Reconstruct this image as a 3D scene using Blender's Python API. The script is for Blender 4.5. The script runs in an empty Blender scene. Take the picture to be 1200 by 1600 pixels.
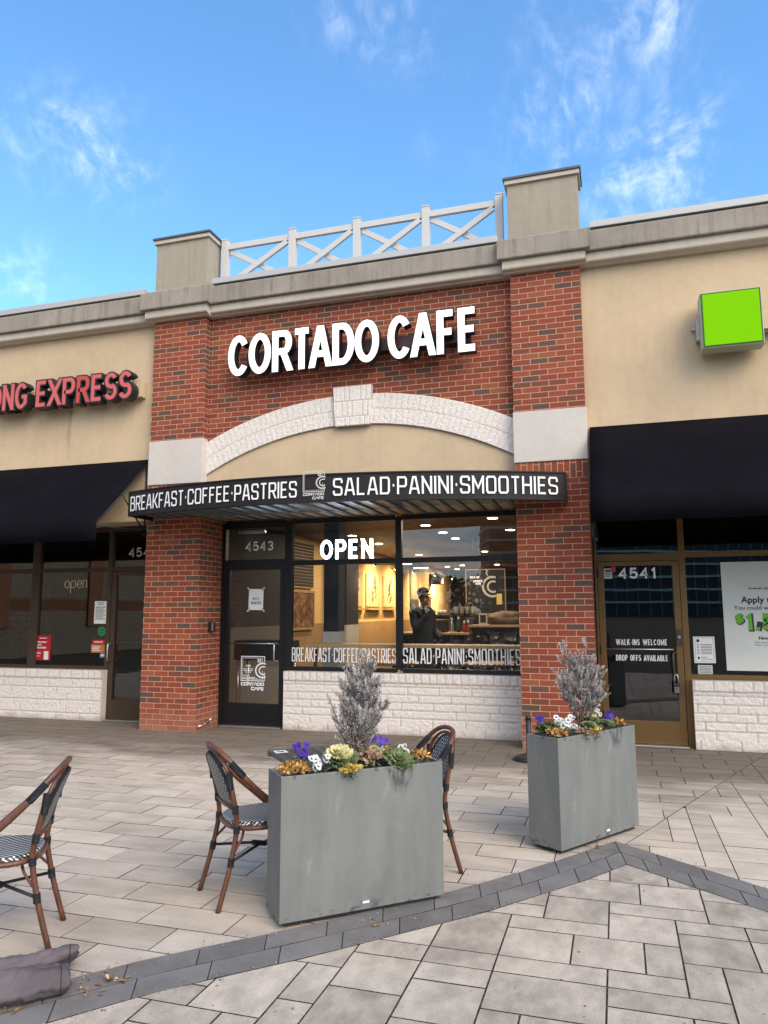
import bpy, bmesh, math, random
from mathutils import Vector, Matrix, noise

# ------------------------------------------------------------------ camera, sky, sun, exposure
S = bpy.context.scene
COL = S.collection
R = math.radians
cam_d = bpy.data.cameras.new("camera")
cam = bpy.data.objects.new("camera", cam_d)
COL.objects.link(cam)
cam_d.sensor_fit = 'HORIZONTAL'
cam_d.sensor_width = 36.0
cam_d.lens = 34.81
cam_d.clip_start = 0.05
cam_d.clip_end = 3000
YAW, PITCH, ROLL = R(17.219), R(7.641), R(-0.184)
fw = Vector((-math.sin(YAW) * math.cos(PITCH), math.cos(YAW) * math.cos(PITCH), math.sin(PITCH)))
rt = Vector((math.cos(YAW), math.sin(YAW), 0))
up = rt.cross(fw)
rt2 = rt * math.cos(ROLL) + up * math.sin(ROLL)
up2 = -rt * math.sin(ROLL) + up * math.cos(ROLL)
M = Matrix.Identity(4)
for i in range(3):
    M[i][0], M[i][1], M[i][2] = rt2[i], up2[i], -fw[i]
M.translation = Vector((5.936, -8.467, 1.493))
cam.matrix_world = M
S.camera = cam

SUN_EL, SUN_AZ = R(38), R(128)          # azimuth clockwise from +y
EXPOSURE = 0.82
SUN_STRENGTH = 1.8
SKY_STRENGTH = 0.15
S.view_settings.view_transform = 'Standard'
S.view_settings.look = 'None'
S.view_settings.gamma = 1.0
S.view_settings.exposure = EXPOSURE
S.view_settings.use_curve_mapping = False
S.render.engine = 'CYCLES'
S.cycles.max_bounces = 8
S.cycles.transparent_max_bounces = 16
S.cycles.caustics_reflective = False
S.cycles.caustics_refractive = False
S.cycles.use_denoising = True


def NT(owner):
    owner.use_nodes = True
    nt = owner.node_tree
    nt.nodes.clear()
    return nt


class G:
    """small wrapper that makes nodes and links them"""
    def __init__(s, nt):
        s.nt = nt

    def n(s, t, ins=None, **attrs):
        nd = s.nt.nodes.new(t)
        for k, v in attrs.items():
            setattr(nd, k, v)
        for k, v in (ins or {}).items():
            sock = nd.inputs[k]
            if hasattr(v, 'is_output'):
                s.nt.links.new(v, sock)
            else:
                try:
                    sock.default_value = v
                except Exception:
                    sock.default_value = tuple(v) + (1.0,)
        return nd

    def m(s, op, a, b=0.0, c=0.0, clamp=False):
        nd = s.n('ShaderNodeMath', {0: a, 1: b, 2: c}, operation=op)
        nd.use_clamp = clamp
        return nd.outputs[0]

    def mix(s, f, a, b, mode='MIX'):
        nd = s.n('ShaderNodeMix', data_type='RGBA', blend_type=mode)
        for k, v in ((0, f), (6, a), (7, b)):
            if hasattr(v, 'is_output'):
                s.nt.links.new(v, nd.inputs[k])
            else:
                nd.inputs[k].default_value = v if k == 0 else tuple(v) + (1.0,)
        return nd.outputs[2]

    def ramp(s, f, stops, interp='LINEAR'):
        nd = s.n('ShaderNodeValToRGB', {0: f})
        cr = nd.color_ramp
        cr.interpolation = interp
        while len(cr.elements) < len(stops):
            cr.elements.new(0.5)
        for e, (p, c) in zip(cr.elements, stops):
            e.position = p
            e.color = tuple(c) + (1.0,) if len(c) == 3 else c
        return nd.outputs[0]

    def sm(s, v, lo, hi, a=0.0, b=1.0):
        nd = s.n('ShaderNodeMapRange', {0: v, 1: lo, 2: hi, 3: a, 4: b}, interpolation_type='SMOOTHSTEP')
        return nd.outputs[0]

    def noise(s, vec, scale, detail=3.0, rough=0.55, dist=0.0, out=0):
        ins = {'Scale': scale, 'Detail': detail, 'Roughness': rough, 'Distortion': dist}
        if vec is not None:
            ins['Vector'] = vec
        return s.n('ShaderNodeTexNoise', ins).outputs[out]

    def map(s, vec, scale=(1, 1, 1), loc=(0, 0, 0), rot=(0, 0, 0)):
        return s.n('ShaderNodeMapping', {'Vector': vec, 'Scale': scale, 'Location': loc, 'Rotation': rot}).outputs[0]


# world: Nishita sky with thin procedural cirrus
world = bpy.data.worlds.new("World")
S.world = world
g = G(NT(world))
sky = g.n('ShaderNodeTexSky', sky_type='NISHITA')
sky.sun_disc = False
sky.sun_elevation = SUN_EL
sky.sun_rotation = SUN_AZ
sky.altitude = 50
sky.air_density = 1.0
sky.dust_density = 0.6
sky.ozone_density = 2.0
dirv = g.n('ShaderNodeTexCoord').outputs['Generated']
sep = g.n('ShaderNodeSeparateXYZ', {0: dirv})
zc = g.m('MAXIMUM', sep.outputs[2], 0.06)
cx = g.m('DIVIDE', sep.outputs[0], zc)
cy = g.m('DIVIDE', sep.outputs[1], zc)
cvec = g.n('ShaderNodeCombineXYZ', {0: cx, 1: cy, 2: 0.0}).outputs[0]
warp = g.noise(cvec, 1.3, 3, out=1)
cv2 = g.n('ShaderNodeVectorMath', {0: cvec, 1: warp}, operation='ADD').outputs[0]
# where the loose wisps hang: direction, angular size, density
WISPS = [(-0.604, 0.6005, 0.524, 0.0527, 0.75), (-0.5743, 0.6305, 0.5221, 0.0432, 0.7), (-0.5413, 0.6296, 0.5573, 0.05, 0.45), (-0.5397, 0.6694, 0.5105, 0.0519, 0.9), (-0.5125, 0.699, 0.4988, 0.0378, 0.8), (-0.4879, 0.6858, 0.5401, 0.0447, 0.3), (-0.6513, 0.6468, 0.3967, 0.0406, 0.8), (-0.6375, 0.673, 0.3751, 0.0452, 0.8), (-0.2761, 0.7028, 0.6556, 0.0503, 0.45), (-0.1957, 0.735, 0.6493, 0.0434, 0.5), (-0.2335, 0.7111, 0.6632, 0.0644, 0.35), (0.0414, 0.7721, 0.6341, 0.045, 0.85), (0.0865, 0.772, 0.6297, 0.034, 0.7), (-0.0415, 0.7575, 0.6515, 0.0633, 0.4), (-0.0992, 0.8062, 0.5833, 0.0637, 0.65), (-0.027, 0.8156, 0.578, 0.0554, 0.65), (0.0898, 0.8157, 0.5715, 0.0567, 0.45), (0.0997, 0.8494, 0.5182, 0.0545, 0.7), (0.0893, 0.8682, 0.4882, 0.0519, 1.0), (0.0045, 0.8649, 0.5019, 0.0571, 0.65), (-0.067, 0.8405, 0.5377, 0.0382, 0.6), (0.0468, 0.881, 0.4708, 0.0456, 0.7), (-0.1887, 0.8093, 0.5563, 0.0216, 0.5)]
cov = None
for (wx, wy, wz, wsz, ww) in WISPS:
    dd_ = g.n('ShaderNodeVectorMath', {0: dirv, 1: (wx, wy, wz)}, operation='DISTANCE').outputs['Value']
    ww *= .72 if wx < -.35 else .88
    e_ = g.m('MULTIPLY', g.m('POWER', 2.718, g.m('MULTIPLY', g.m('POWER', g.m('DIVIDE', dd_, wsz), 2.0), -1.0)), ww)
    cov = e_ if cov is None else g.m('ADD', cov, e_)
wn1 = g.noise(g.map(dirv, scale=(1.0, 1.0, 1.25), rot=(0, R(32), 0)), 9.0, 7, 0.66, 0.8)
wn2 = g.noise(g.map(dirv, scale=(1.6, 1.0, 1.0), loc=(3, 1, 2), rot=(0, R(40), 0)), 26.0, 5, 0.62, 0.5)
wn = g.m('ADD', g.m('MULTIPLY', wn1, 0.62), g.m('MULTIPLY', wn2, 0.38))
cmask = g.m('MULTIPLY', g.sm(g.m('MULTIPLY', g.m('MINIMUM', cov, 1.0), g.sm(wn, 0.36, 0.76)), 0.0, 0.95), 0.27, clamp=True)
# the sky behind the camera carries much more cloud (seen only mirrored in the glass)
south = g.sm(sep.outputs[1], 0.1, -0.5)
c3 = g.sm(g.noise(cv2, 0.8, 5, 0.6), 0.3, 0.62)
cm2 = g.m('MAXIMUM', cmask, g.m('MULTIPLY', g.m('MULTIPLY', south, c3), 0.85))
skyc = g.mix(1.0, sky.outputs[0], (0.80, 1.17, 1.36), 'MULTIPLY')
cloud = g.mix(cm2, skyc, (8.6, 8.7, 9.0))
bg = g.n('ShaderNodeBackground', {'Color': cloud, 'Strength': SKY_STRENGTH})
wo = g.n('ShaderNodeOutputWorld', {'Surface': bg.outputs[0]})

sun_d = bpy.data.lights.new("sun", 'SUN')
sun_d.energy = SUN_STRENGTH
sun_d.angle = R(42)
sun_d.color = (1.0, 0.82, 0.62)
sun = bpy.data.objects.new("sun", sun_d)
COL.objects.link(sun)
sd = Vector((math.sin(SUN_AZ) * math.cos(SUN_EL), math.cos(SUN_AZ) * math.cos(SUN_EL), math.sin(SUN_EL)))
sun.rotation_euler = sd.to_track_quat('Z', 'Y').to_euler()

rnd = random.Random(7)

# ------------------------------------------------------------------ materials
def PBR(name, color=(0.5, 0.5, 0.5), rough=0.6, metal=0.0, spec=0.5, emit=None, estr=0.0, build=None):
    mt = bpy.data.materials.new(name)
    g = G(NT(mt))
    b = g.n('ShaderNodeBsdfPrincipled', {'Base Color': color, 'Roughness': rough, 'Metallic': metal, 'Specular IOR Level': spec})
    if emit:
        b.inputs['Emission Color'].default_value = tuple(emit) + (1.0,)
        b.inputs['Emission Strength'].default_value = estr
    g.n('ShaderNodeOutputMaterial', {'Surface': b.outputs[0]})
    g.b = b
    g.pos = lambda: g.n('ShaderNodeNewGeometry').outputs['Position']
    g.uv = lambda: g.n('ShaderNodeTexCoord').outputs['UV']
    g.obj = lambda: g.n('ShaderNodeTexCoord').outputs['Object']
    def setc(c): g.nt.links.new(c, b.inputs['Base Color'])
    def setr(c): g.nt.links.new(c, b.inputs['Roughness'])
    def bump(h, strength=0.4, dist=0.01):
        nd = g.n('ShaderNodeBump', {'Height': h, 'Strength': strength, 'Distance': dist})
        g.nt.links.new(nd.outputs[0], b.inputs['Normal'])
    g.setc, g.setr, g.bump = setc, setr, bump
    if build:
        build(g)
    return mt


def brick_build(soldier=False):
    def f(g):
        sp = g.n('ShaderNodeSeparateXYZ', {0: g.uv()})
        u, v = sp.outputs[0], sp.outputs[1]
        L_, h_ = 0.2032, 0.06773
        vr = g.m('DIVIDE', v, h_)
        row = g.m('FLOOR', vr)
        half = g.m('MULTIPLY', g.m('FLOORED_MODULO', row, 2.0), 0.5)
        jit = g.m('MULTIPLY', g.m('SUBTRACT', g.n('ShaderNodeTexWhiteNoise', {'W': row}, noise_dimensions='1D').outputs[0], 0.5), 0.05)
        uu = g.m('ADD', g.m('ADD', g.m('DIVIDE', u, L_), half), jit)
        colm = g.m('FLOOR', uu)
        fu = g.m('SUBTRACT', uu, colm)
        fv = g.m('SUBTRACT', vr, row)
        du = g.m('MULTIPLY', g.m('MINIMUM', fu, g.m('SUBTRACT', 1.0, fu)), L_)
        dv = g.m('MULTIPLY', g.m('MINIMUM', fv, g.m('SUBTRACT', 1.0, fv)), h_)
        d = g.m('MINIMUM', du, dv)
        wob = g.m('MULTIPLY', g.m('SUBTRACT', g.noise(g.uv(), 60, 2), 0.5), 0.004)
        mask = g.sm(g.m('ADD', d, wob), 0.0036, 0.0054)
        idv = g.n('ShaderNodeCombineXYZ', {0: colm, 1: row, 2: 0.0}).outputs[0]
        rn = g.n('ShaderNodeTexWhiteNoise', {'Vector': idv}, noise_dimensions='2D')
        bc = g.ramp(rn.outputs[0], [(0.0, (0.080, 0.056, 0.042)), (0.075, (0.105, 0.062, 0.042)), (0.105, (0.150, 0.050, 0.026)),
                                    (0.35, (0.225, 0.045, 0.019)), (0.7, (0.265, 0.053, 0.022)), (0.88, (0.305, 0.068, 0.027)), (1.0, (0.275, 0.090, 0.036))])
        nz = g.noise(g.uv(), 22, 4, 0.65)
        bc = g.mix(g.m('MULTIPLY', g.sm(nz, 0.35, 0.75), 0.35), bc, (0.16, 0.05, 0.035))
        fine = g.noise(g.uv(), 260, 2)
        bc = g.mix(0.16, bc, g.n('ShaderNodeCombineXYZ', {0: fine, 1: fine, 2: fine}).outputs[0], 'OVERLAY')
        mc = g.mix(g.noise(g.uv(), 9, 3), (0.47, 0.235, 0.150), (0.60, 0.335, 0.225))
        c = g.mix(mask, mc, bc)
        # pale efflorescence and grime near the pavement
        zz = g.n('ShaderNodeSeparateXYZ', {0: g.pos()}).outputs[2]
        base = g.m('MULTIPLY', g.sm(g.m('ADD', zz, g.m('MULTIPLY', g.noise(g.pos(), 3.5, 4), 0.5)), 0.62, 0.28), 0.42)
        c = g.mix(base, c, (0.40, 0.19, 0.13))
        g.setc(c)
        g.b.inputs['Roughness'].default_value = 0.85
        g.bump(g.m('ADD', mask, g.m('MULTIPLY', nz, 0.25)), 0.7, 0.006)
    return f


MAT = {}
MAT['brick'] = PBR('red_brick', build=brick_build())


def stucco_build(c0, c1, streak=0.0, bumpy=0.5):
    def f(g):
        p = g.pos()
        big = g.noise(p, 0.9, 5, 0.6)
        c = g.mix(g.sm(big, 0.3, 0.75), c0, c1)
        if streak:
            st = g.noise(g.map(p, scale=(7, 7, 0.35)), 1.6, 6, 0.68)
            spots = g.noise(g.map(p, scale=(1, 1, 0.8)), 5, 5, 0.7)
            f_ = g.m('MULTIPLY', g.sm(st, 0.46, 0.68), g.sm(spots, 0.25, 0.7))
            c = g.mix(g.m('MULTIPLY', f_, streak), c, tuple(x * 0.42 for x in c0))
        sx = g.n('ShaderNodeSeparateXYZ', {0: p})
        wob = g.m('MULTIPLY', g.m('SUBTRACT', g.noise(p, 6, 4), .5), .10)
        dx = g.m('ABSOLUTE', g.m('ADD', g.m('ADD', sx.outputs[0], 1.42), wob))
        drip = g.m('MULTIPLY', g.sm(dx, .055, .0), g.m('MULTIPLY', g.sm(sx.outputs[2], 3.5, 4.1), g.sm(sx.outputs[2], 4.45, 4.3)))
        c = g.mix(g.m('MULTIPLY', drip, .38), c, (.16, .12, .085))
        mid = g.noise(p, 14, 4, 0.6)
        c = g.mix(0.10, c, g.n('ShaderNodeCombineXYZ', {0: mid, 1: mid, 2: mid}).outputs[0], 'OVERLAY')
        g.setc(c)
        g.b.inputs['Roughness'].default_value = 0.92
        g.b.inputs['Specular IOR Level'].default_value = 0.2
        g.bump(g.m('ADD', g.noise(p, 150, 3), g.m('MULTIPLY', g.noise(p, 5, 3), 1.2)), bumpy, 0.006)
    return f


MAT['stucco'] = PBR('beige_stucco', build=stucco_build((0.60, 0.455, 0.30), (0.52, 0.40, 0.262), 0.12))
MAT['band'] = PBR('stone_band_plaster', build=stucco_build((0.60, 0.55, 0.50), (0.55, 0.50, 0.455), 0.05))
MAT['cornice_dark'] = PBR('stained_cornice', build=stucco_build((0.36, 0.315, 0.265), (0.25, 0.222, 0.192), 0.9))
MAT['cornice'] = PBR('cornice_moulding', build=stucco_build((0.56, 0.495, 0.41), (0.50, 0.44, 0.365), 0.2))
MAT['pier'] = PBR('parapet_pier_stucco', build=stucco_build((0.385, 0.335, 0.26), (0.32, 0.28, 0.22), 0.3))
MAT['flashing'] = PBR('coping_metal', (0.46, 0.46, 0.45), 0.5, 0.2)
MAT['capmetal'] = PBR('cap_sheet_metal', (0.10, 0.10, 0.10), 0.5, 0.5)
MAT['vinyl'] = PBR('white_vinyl_rail', (0.56, 0.54, 0.51), 0.5)


def rock_build(g):
    p = g.pos()
    n1 = g.noise(p, 38, 5, 0.65)
    v = g.n('ShaderNodeTexVoronoi', {'Vector': p, 'Scale': 55.0}).outputs[0]
    c = g.mix(g.sm(n1, 0.25, 0.75), (0.64, 0.575, 0.52), (0.80, 0.735, 0.68))
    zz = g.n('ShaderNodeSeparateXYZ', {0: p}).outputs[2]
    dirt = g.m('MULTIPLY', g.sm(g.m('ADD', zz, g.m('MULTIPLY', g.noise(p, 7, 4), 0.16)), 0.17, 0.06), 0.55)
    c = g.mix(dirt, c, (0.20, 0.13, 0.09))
    gr = g.n('ShaderNodeAttribute', attribute_name='groove').outputs['Fac']
    c = g.mix(g.m('MULTIPLY', gr, 0.55), c, (0.30, 0.24, 0.21))
    g.setc(c)
    g.b.inputs['Roughness'].default_value = 0.75
    g.bump(g.m('ADD', n1, g.m('MULTIPLY', v, 0.6)), 0.5, 0.008)


MAT['rock'] = PBR('white_painted_rock_face', build=rock_build)


def paver_build(lo, hi, streak):
    def f(g):
        at = g.n('ShaderNodeAttribute', attribute_name='tint')
        sp = g.n('ShaderNodeSeparateColor', {0: at.outputs['Color']})
        p = g.pos()
        off = g.n('ShaderNodeVectorMath', {0: p, 1: g.n('ShaderNodeVectorMath', {0: at.outputs['Color'], 1: (37., 91., 53.)}, operation='MULTIPLY').outputs[0]}, operation='ADD').outputs[0]
        st = g.noise(g.map(off, scale=(streak, 1.0, 1.0)), 5.5, 5, 0.62)
        st2 = g.noise(off, 2.2, 3)
        f_ = g.m('ADD', g.m('MULTIPLY', g.sm(st, 0.28, 0.72), 0.52), g.m('MULTIPLY', sp.outputs[0], 0.42))
        f_ = g.m('ADD', f_, g.m('MULTIPLY', g.sm(st2, 0.3, 0.7), 0.25), clamp=True)
        c = g.mix(f_, lo, hi)
        fine = g.noise(p, 130, 3, 0.7)
        c = g.mix(0.45, c, g.n('ShaderNodeCombineXYZ', {0: fine, 1: fine, 2: fine}).outputs[0], 'OVERLAY')
        # canopy shade and damp dirt painted dark by the shop fronts, breaking up outwards
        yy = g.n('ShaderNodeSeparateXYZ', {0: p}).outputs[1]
        shade_damp = g.noise(g.map(p, scale=(1.0, 2.2, 1)), 0.9, 6, 0.62)
        m = g.m('MULTIPLY', g.sm(g.m('ADD', yy, g.m('MULTIPLY', g.m('SUBTRACT', shade_damp, 0.5), 2.6)), -2.3, -0.6), 0.80)
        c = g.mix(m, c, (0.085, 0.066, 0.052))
        spot = g.sm(g.noise(p, 5.0, 2), 0.70, 0.74)
        c = g.mix(g.m('MULTIPLY', spot, 0.28), c, (0.10, 0.08, 0.07))
        g.setc(c)
        g.b.inputs['Roughness'].default_value = 0.88
        g.b.inputs['Specular IOR Level'].default_value = 0.3
        g.bump(g.m('ADD', fine, g.m('MULTIPLY', g.noise(p, 28, 4), 1.0)), 0.35, 0.004)
    return f


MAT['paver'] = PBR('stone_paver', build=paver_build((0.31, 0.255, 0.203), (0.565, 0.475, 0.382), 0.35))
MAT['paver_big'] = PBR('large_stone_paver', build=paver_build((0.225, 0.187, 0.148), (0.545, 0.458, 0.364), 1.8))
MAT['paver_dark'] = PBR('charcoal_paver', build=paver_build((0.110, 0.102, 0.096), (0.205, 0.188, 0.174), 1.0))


def joint_build(g):
    p = g.pos()
    g.setc(g.mix(g.sm(g.noise(p, 60, 3), 0.4, 0.7), (0.022, 0.018, 0.015), (0.11, 0.08, 0.058)))
    g.b.inputs['Roughness'].default_value = 1.0


MAT['joint'] = PBR('joint_sand', build=joint_build)


def metal_planter_build(g):
    o = g.obj()
    n1 = g.noise(g.map(o, scale=(3, 3, 0.7)), 2.2, 6, 0.66)
    n2 = g.noise(o, 9, 5, 0.7)
    c = g.mix(g.sm(n1, 0.3, 0.7), (0.158, 0.160, 0.150), (0.198, 0.197, 0.182))
    smg = g.m('MULTIPLY', g.sm(g.noise(o, 3.1, 4, 0.6), 0.56, 0.70), 0.30)
    c = g.mix(smg, c, (0.115, 0.115, 0.110))
    wipe = g.m('MULTIPLY', g.sm(g.noise(g.map(o, scale=(2.2, 2.2, 0.8), rot=(0, R(24), 0)), 4.2, 5, 0.7), 0.58, 0.72), 0.34)
    c = g.mix(wipe, c, (0.30, 0.30, 0.285))
    c = g.mix(g.m('MULTIPLY', g.sm(n2, 0.56, 0.72), 0.25), c, (0.27, 0.27, 0.26))
    g.b.inputs['Specular IOR Level'].default_value = .3
    sp = g.n('ShaderNodeSeparateXYZ', {0: o})
    x, z = sp.outputs[0], sp.outputs[2]
    # muddy run below the plants
    dz = g.m('SUBTRACT', 0.70, z)
    wdt = g.m('SUBTRACT', 0.105, g.m('MULTIPLY', dz, 0.42))
    inside = g.sm(g.m('SUBTRACT', wdt, g.m('ABSOLUTE', g.m('SUBTRACT', x, 0.64))), 0.0, 0.035)
    run = g.noise(g.map(o, scale=(14, 14, 4.0)), 3.0, 5, 0.75)
    stain = g.m('MULTIPLY', g.m('MULTIPLY', inside, g.sm(run, 0.42, 0.6)), g.sm(dz, 0.26, 0.05))
    c = g.mix(g.m('MULTIPLY', stain, 0.75), c, (0.035, 0.030, 0.027))
    # chips at the foot and the lip
    foot = g.m('MULTIPLY', g.sm(z, 0.085, 0.03), g.sm(g.noise(g.map(o, scale=(1, 1, 1.6)), 17, 3), 0.55, 0.62))
    lip = g.m('MULTIPLY', g.sm(z, 0.672, 0.695), g.sm(g.noise(o, 23, 3), 0.57, 0.63))
    c = g.mix(g.m('MULTIPLY', g.m('MAXIMUM', foot, lip), 0.7), c, (0.045, 0.045, 0.045))
    g.setc(c)
    g.setr(g.sm(n2, 0.2, 0.8, 0.42, 0.62))
    g.bump(n2, 0.12, 0.004)


MAT['planter'] = PBR('grey_powder_coated_steel', metal=0.15, build=metal_planter_build)
MAT['black'] = PBR('black_paint', (0.012, 0.012, 0.013), 0.5)
MAT['black_metal'] = PBR('black_anodised_frame', (0.010, 0.010, 0.012), 0.38, 0.3)
MAT['bronze'] = PBR('bronze_frame', (0.165, 0.092, 0.030), 0.42, 0.35)
MAT['bronze_dark_shade'] = PBR('dark_shaded_bronze', (0.070, 0.045, 0.028), 0.42, 0.35)  # bronze with the awning's shade put into its colour; serves dark hardware too
MAT['steel'] = PBR('brushed_steel', (0.62, 0.62, 0.60), 0.28, 0.9)
MAT['white_sign'] = PBR('white_vinyl_letters', (0.80, 0.80, 0.80), 0.55)
MAT['grey_sign'] = PBR('pale_grey_vinyl', (0.50, 0.49, 0.46), 0.55)


def fascia_build(g):
    n = g.noise(g.pos(), 2.5, 4)
    g.setc(g.mix(n, (0.013, 0.011, 0.012), (0.024, 0.020, 0.021)))
    g.setr(g.sm(g.noise(g.pos(), 9, 4), 0.2, 0.8, 0.5, 0.65))
    g.b.inputs['Specular IOR Level'].default_value = .25


MAT['fascia'] = PBR('dark_fascia_panel', build=fascia_build)
MAT['soffit'] = PBR('ribbed_soffit_metal', (0.13, 0.185, 0.20), 0.30, 0.35)


def fabric_build(c0, c1, sc=420, spec=.25):
    def f(g):
        p = g.pos()
        g.setc(g.mix(g.sm(g.noise(p, 1.6, 5), 0.3, 0.7), c0, c1))
        g.b.inputs['Roughness'].default_value = 0.9
        g.b.inputs['Specular IOR Level'].default_value = spec
        g.bump(g.m('ADD', g.noise(p, sc, 2), g.m('MULTIPLY', g.noise(p, 3, 3), 3.0)), 0.3, 0.004)
    return f


MAT['awning'] = PBR('navy_awning_fabric', build=fabric_build((0.0040, 0.0038, 0.0060), (0.0060, 0.0056, 0.0085), spec=.06))
MAT['bag'] = PBR('grey_bag_fabric', build=fabric_build((0.090, 0.072, 0.078), (0.155, 0.125, 0.130), 160))


def wood_build(c0, c1, c2):
    def f(g):
        o = g.obj()
        w = g.noise(g.map(o, scale=(9, 9, 1.6)), 4, 5, 0.65)
        c = g.ramp(w, [(0.25, c0), (0.5, c1), (0.75, c2)])
        g.setc(c)
        g.b.inputs['Roughness'].default_value = 0.42
        g.bump(w, 0.15, 0.003)
    return f


MAT['bamboo'] = PBR('bamboo_look_brown', build=wood_build((0.060, 0.020, 0.010), (0.112, 0.040, 0.019), (0.175, 0.072, 0.036)))
MAT['binding'] = PBR('black_rattan_binding', (0.012, 0.012, 0.014), 0.5,
                     build=lambda g: g.bump(g.n('ShaderNodeTexWave', {'Vector': g.obj(), 'Scale': 55.0}, bands_direction='Z').outputs[0], 0.8, 0.004))


def weave_build(cell, aspect=1.0, duty=.9):
    def f(g):
        sp = g.n('ShaderNodeSeparateXYZ', {0: g.uv()})
        a = g.m('DIVIDE', sp.outputs[0], cell)
        b = g.m('DIVIDE', sp.outputs[1], cell * aspect)
        row = g.m('FLOOR', b)
        a2 = g.m('ADD', a, g.m('MULTIPLY', g.m('FLOORED_MODULO', row, 2.0), 1.0))
        fa = g.m('FLOORED_MODULO', a2, 2.0)
        fb = g.m('SUBTRACT', b, row)
        in_a = g.m('MULTIPLY', g.sm(fa, 0.04, 0.16), g.sm(fa, duty + .06, duty - .06))
        in_b = g.m('MULTIPLY', g.sm(fb, 0.06, 0.18), g.sm(fb, 0.94, 0.82))
        msk = g.m('MULTIPLY', in_a, in_b)
        g.setc(g.mix(msk, (0.014, 0.015, 0.018), (0.70, 0.70, 0.68)))
        g.b.inputs['Roughness'].default_value = 0.45
        g.bump(msk, 0.5, 0.003)
    return f


MAT['weave_seat'] = PBR('black_white_woven_seat', build=weave_build(0.0155, 0.95, .88))
MAT['weave_back'] = PBR('black_white_woven_back', build=weave_build(0.0135, 1.7, .62))


def glass_mat(name, tint, refl=2.0, wob=0.006, rough=0.0):
    mt = bpy.data.materials.new(name)
    g = G(NT(mt))
    lw = g.n('ShaderNodeLayerWeight', {'Blend': 0.5})
    p = g.n('ShaderNodeNewGeometry').outputs['Position']
    bm = g.n('ShaderNodeBump', {'Height': g.noise(p, 1.1, 2), 'Strength': 0.5, 'Distance': wob})
    f5 = g.m('POWER', lw.outputs['Facing'], 5.0)
    fr = g.m('MULTIPLY', g.m('ADD', g.m('MULTIPLY', f5, 0.96), 0.04), refl, clamp=True)
    tr = g.n('ShaderNodeBsdfTransparent', {'Color': tint})
    gl = g.n('ShaderNodeBsdfGlossy', {'Color': (1, 1, 1), 'Roughness': rough, 'Normal': bm.outputs[0]})
    mx = g.n('ShaderNodeMixShader', {0: fr, 1: tr.outputs[0], 2: gl.outputs[0]})
    g.n('ShaderNodeOutputMaterial', {'Surface': mx.outputs[0]})
    return mt


MAT['glass'] = glass_mat('shop_glass', (0.90, 0.91, 0.90), 1.7, 0.0006)
MAT['glass_dark'] = glass_mat('tinted_shop_glass', (0.55, 0.52, 0.46), 2.4, 0.0012)


def emis(name, col, st, base=None):
    return PBR(name, base or col, 0.5, emit=col, estr=st)


MAT['letter_lit'] = emis('lit_white_letter_face', (0.93, 0.98, 1.0), 0.45, (0.8, 0.8, 0.8))
MAT['open_lit'] = emis('led_white', (0.80, 0.86, 1.0), 5.0)
MAT['green_lit'] = PBR('green_sign_face', (0.15, 0.42, 0.001), 0.6, spec=.04, emit=(0.16, 0.50, 0.0), estr=.2)
MAT['red_face'] = PBR('faded_red_acrylic', (0.56, 0.125, 0.125), 0.4, spec=.2)
MAT['red_face_b'] = PBR('red_acrylic', (0.50, 0.075, 0.07), 0.4, spec=.2)
MAT['downlight'] = emis('ceiling_lens_lit', (1.0, 0.86, 0.62), 14.0)
MAT['spot_lit'] = emis('spot_lens_lit', (1.0, 0.80, 0.48), 10.0)


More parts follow.
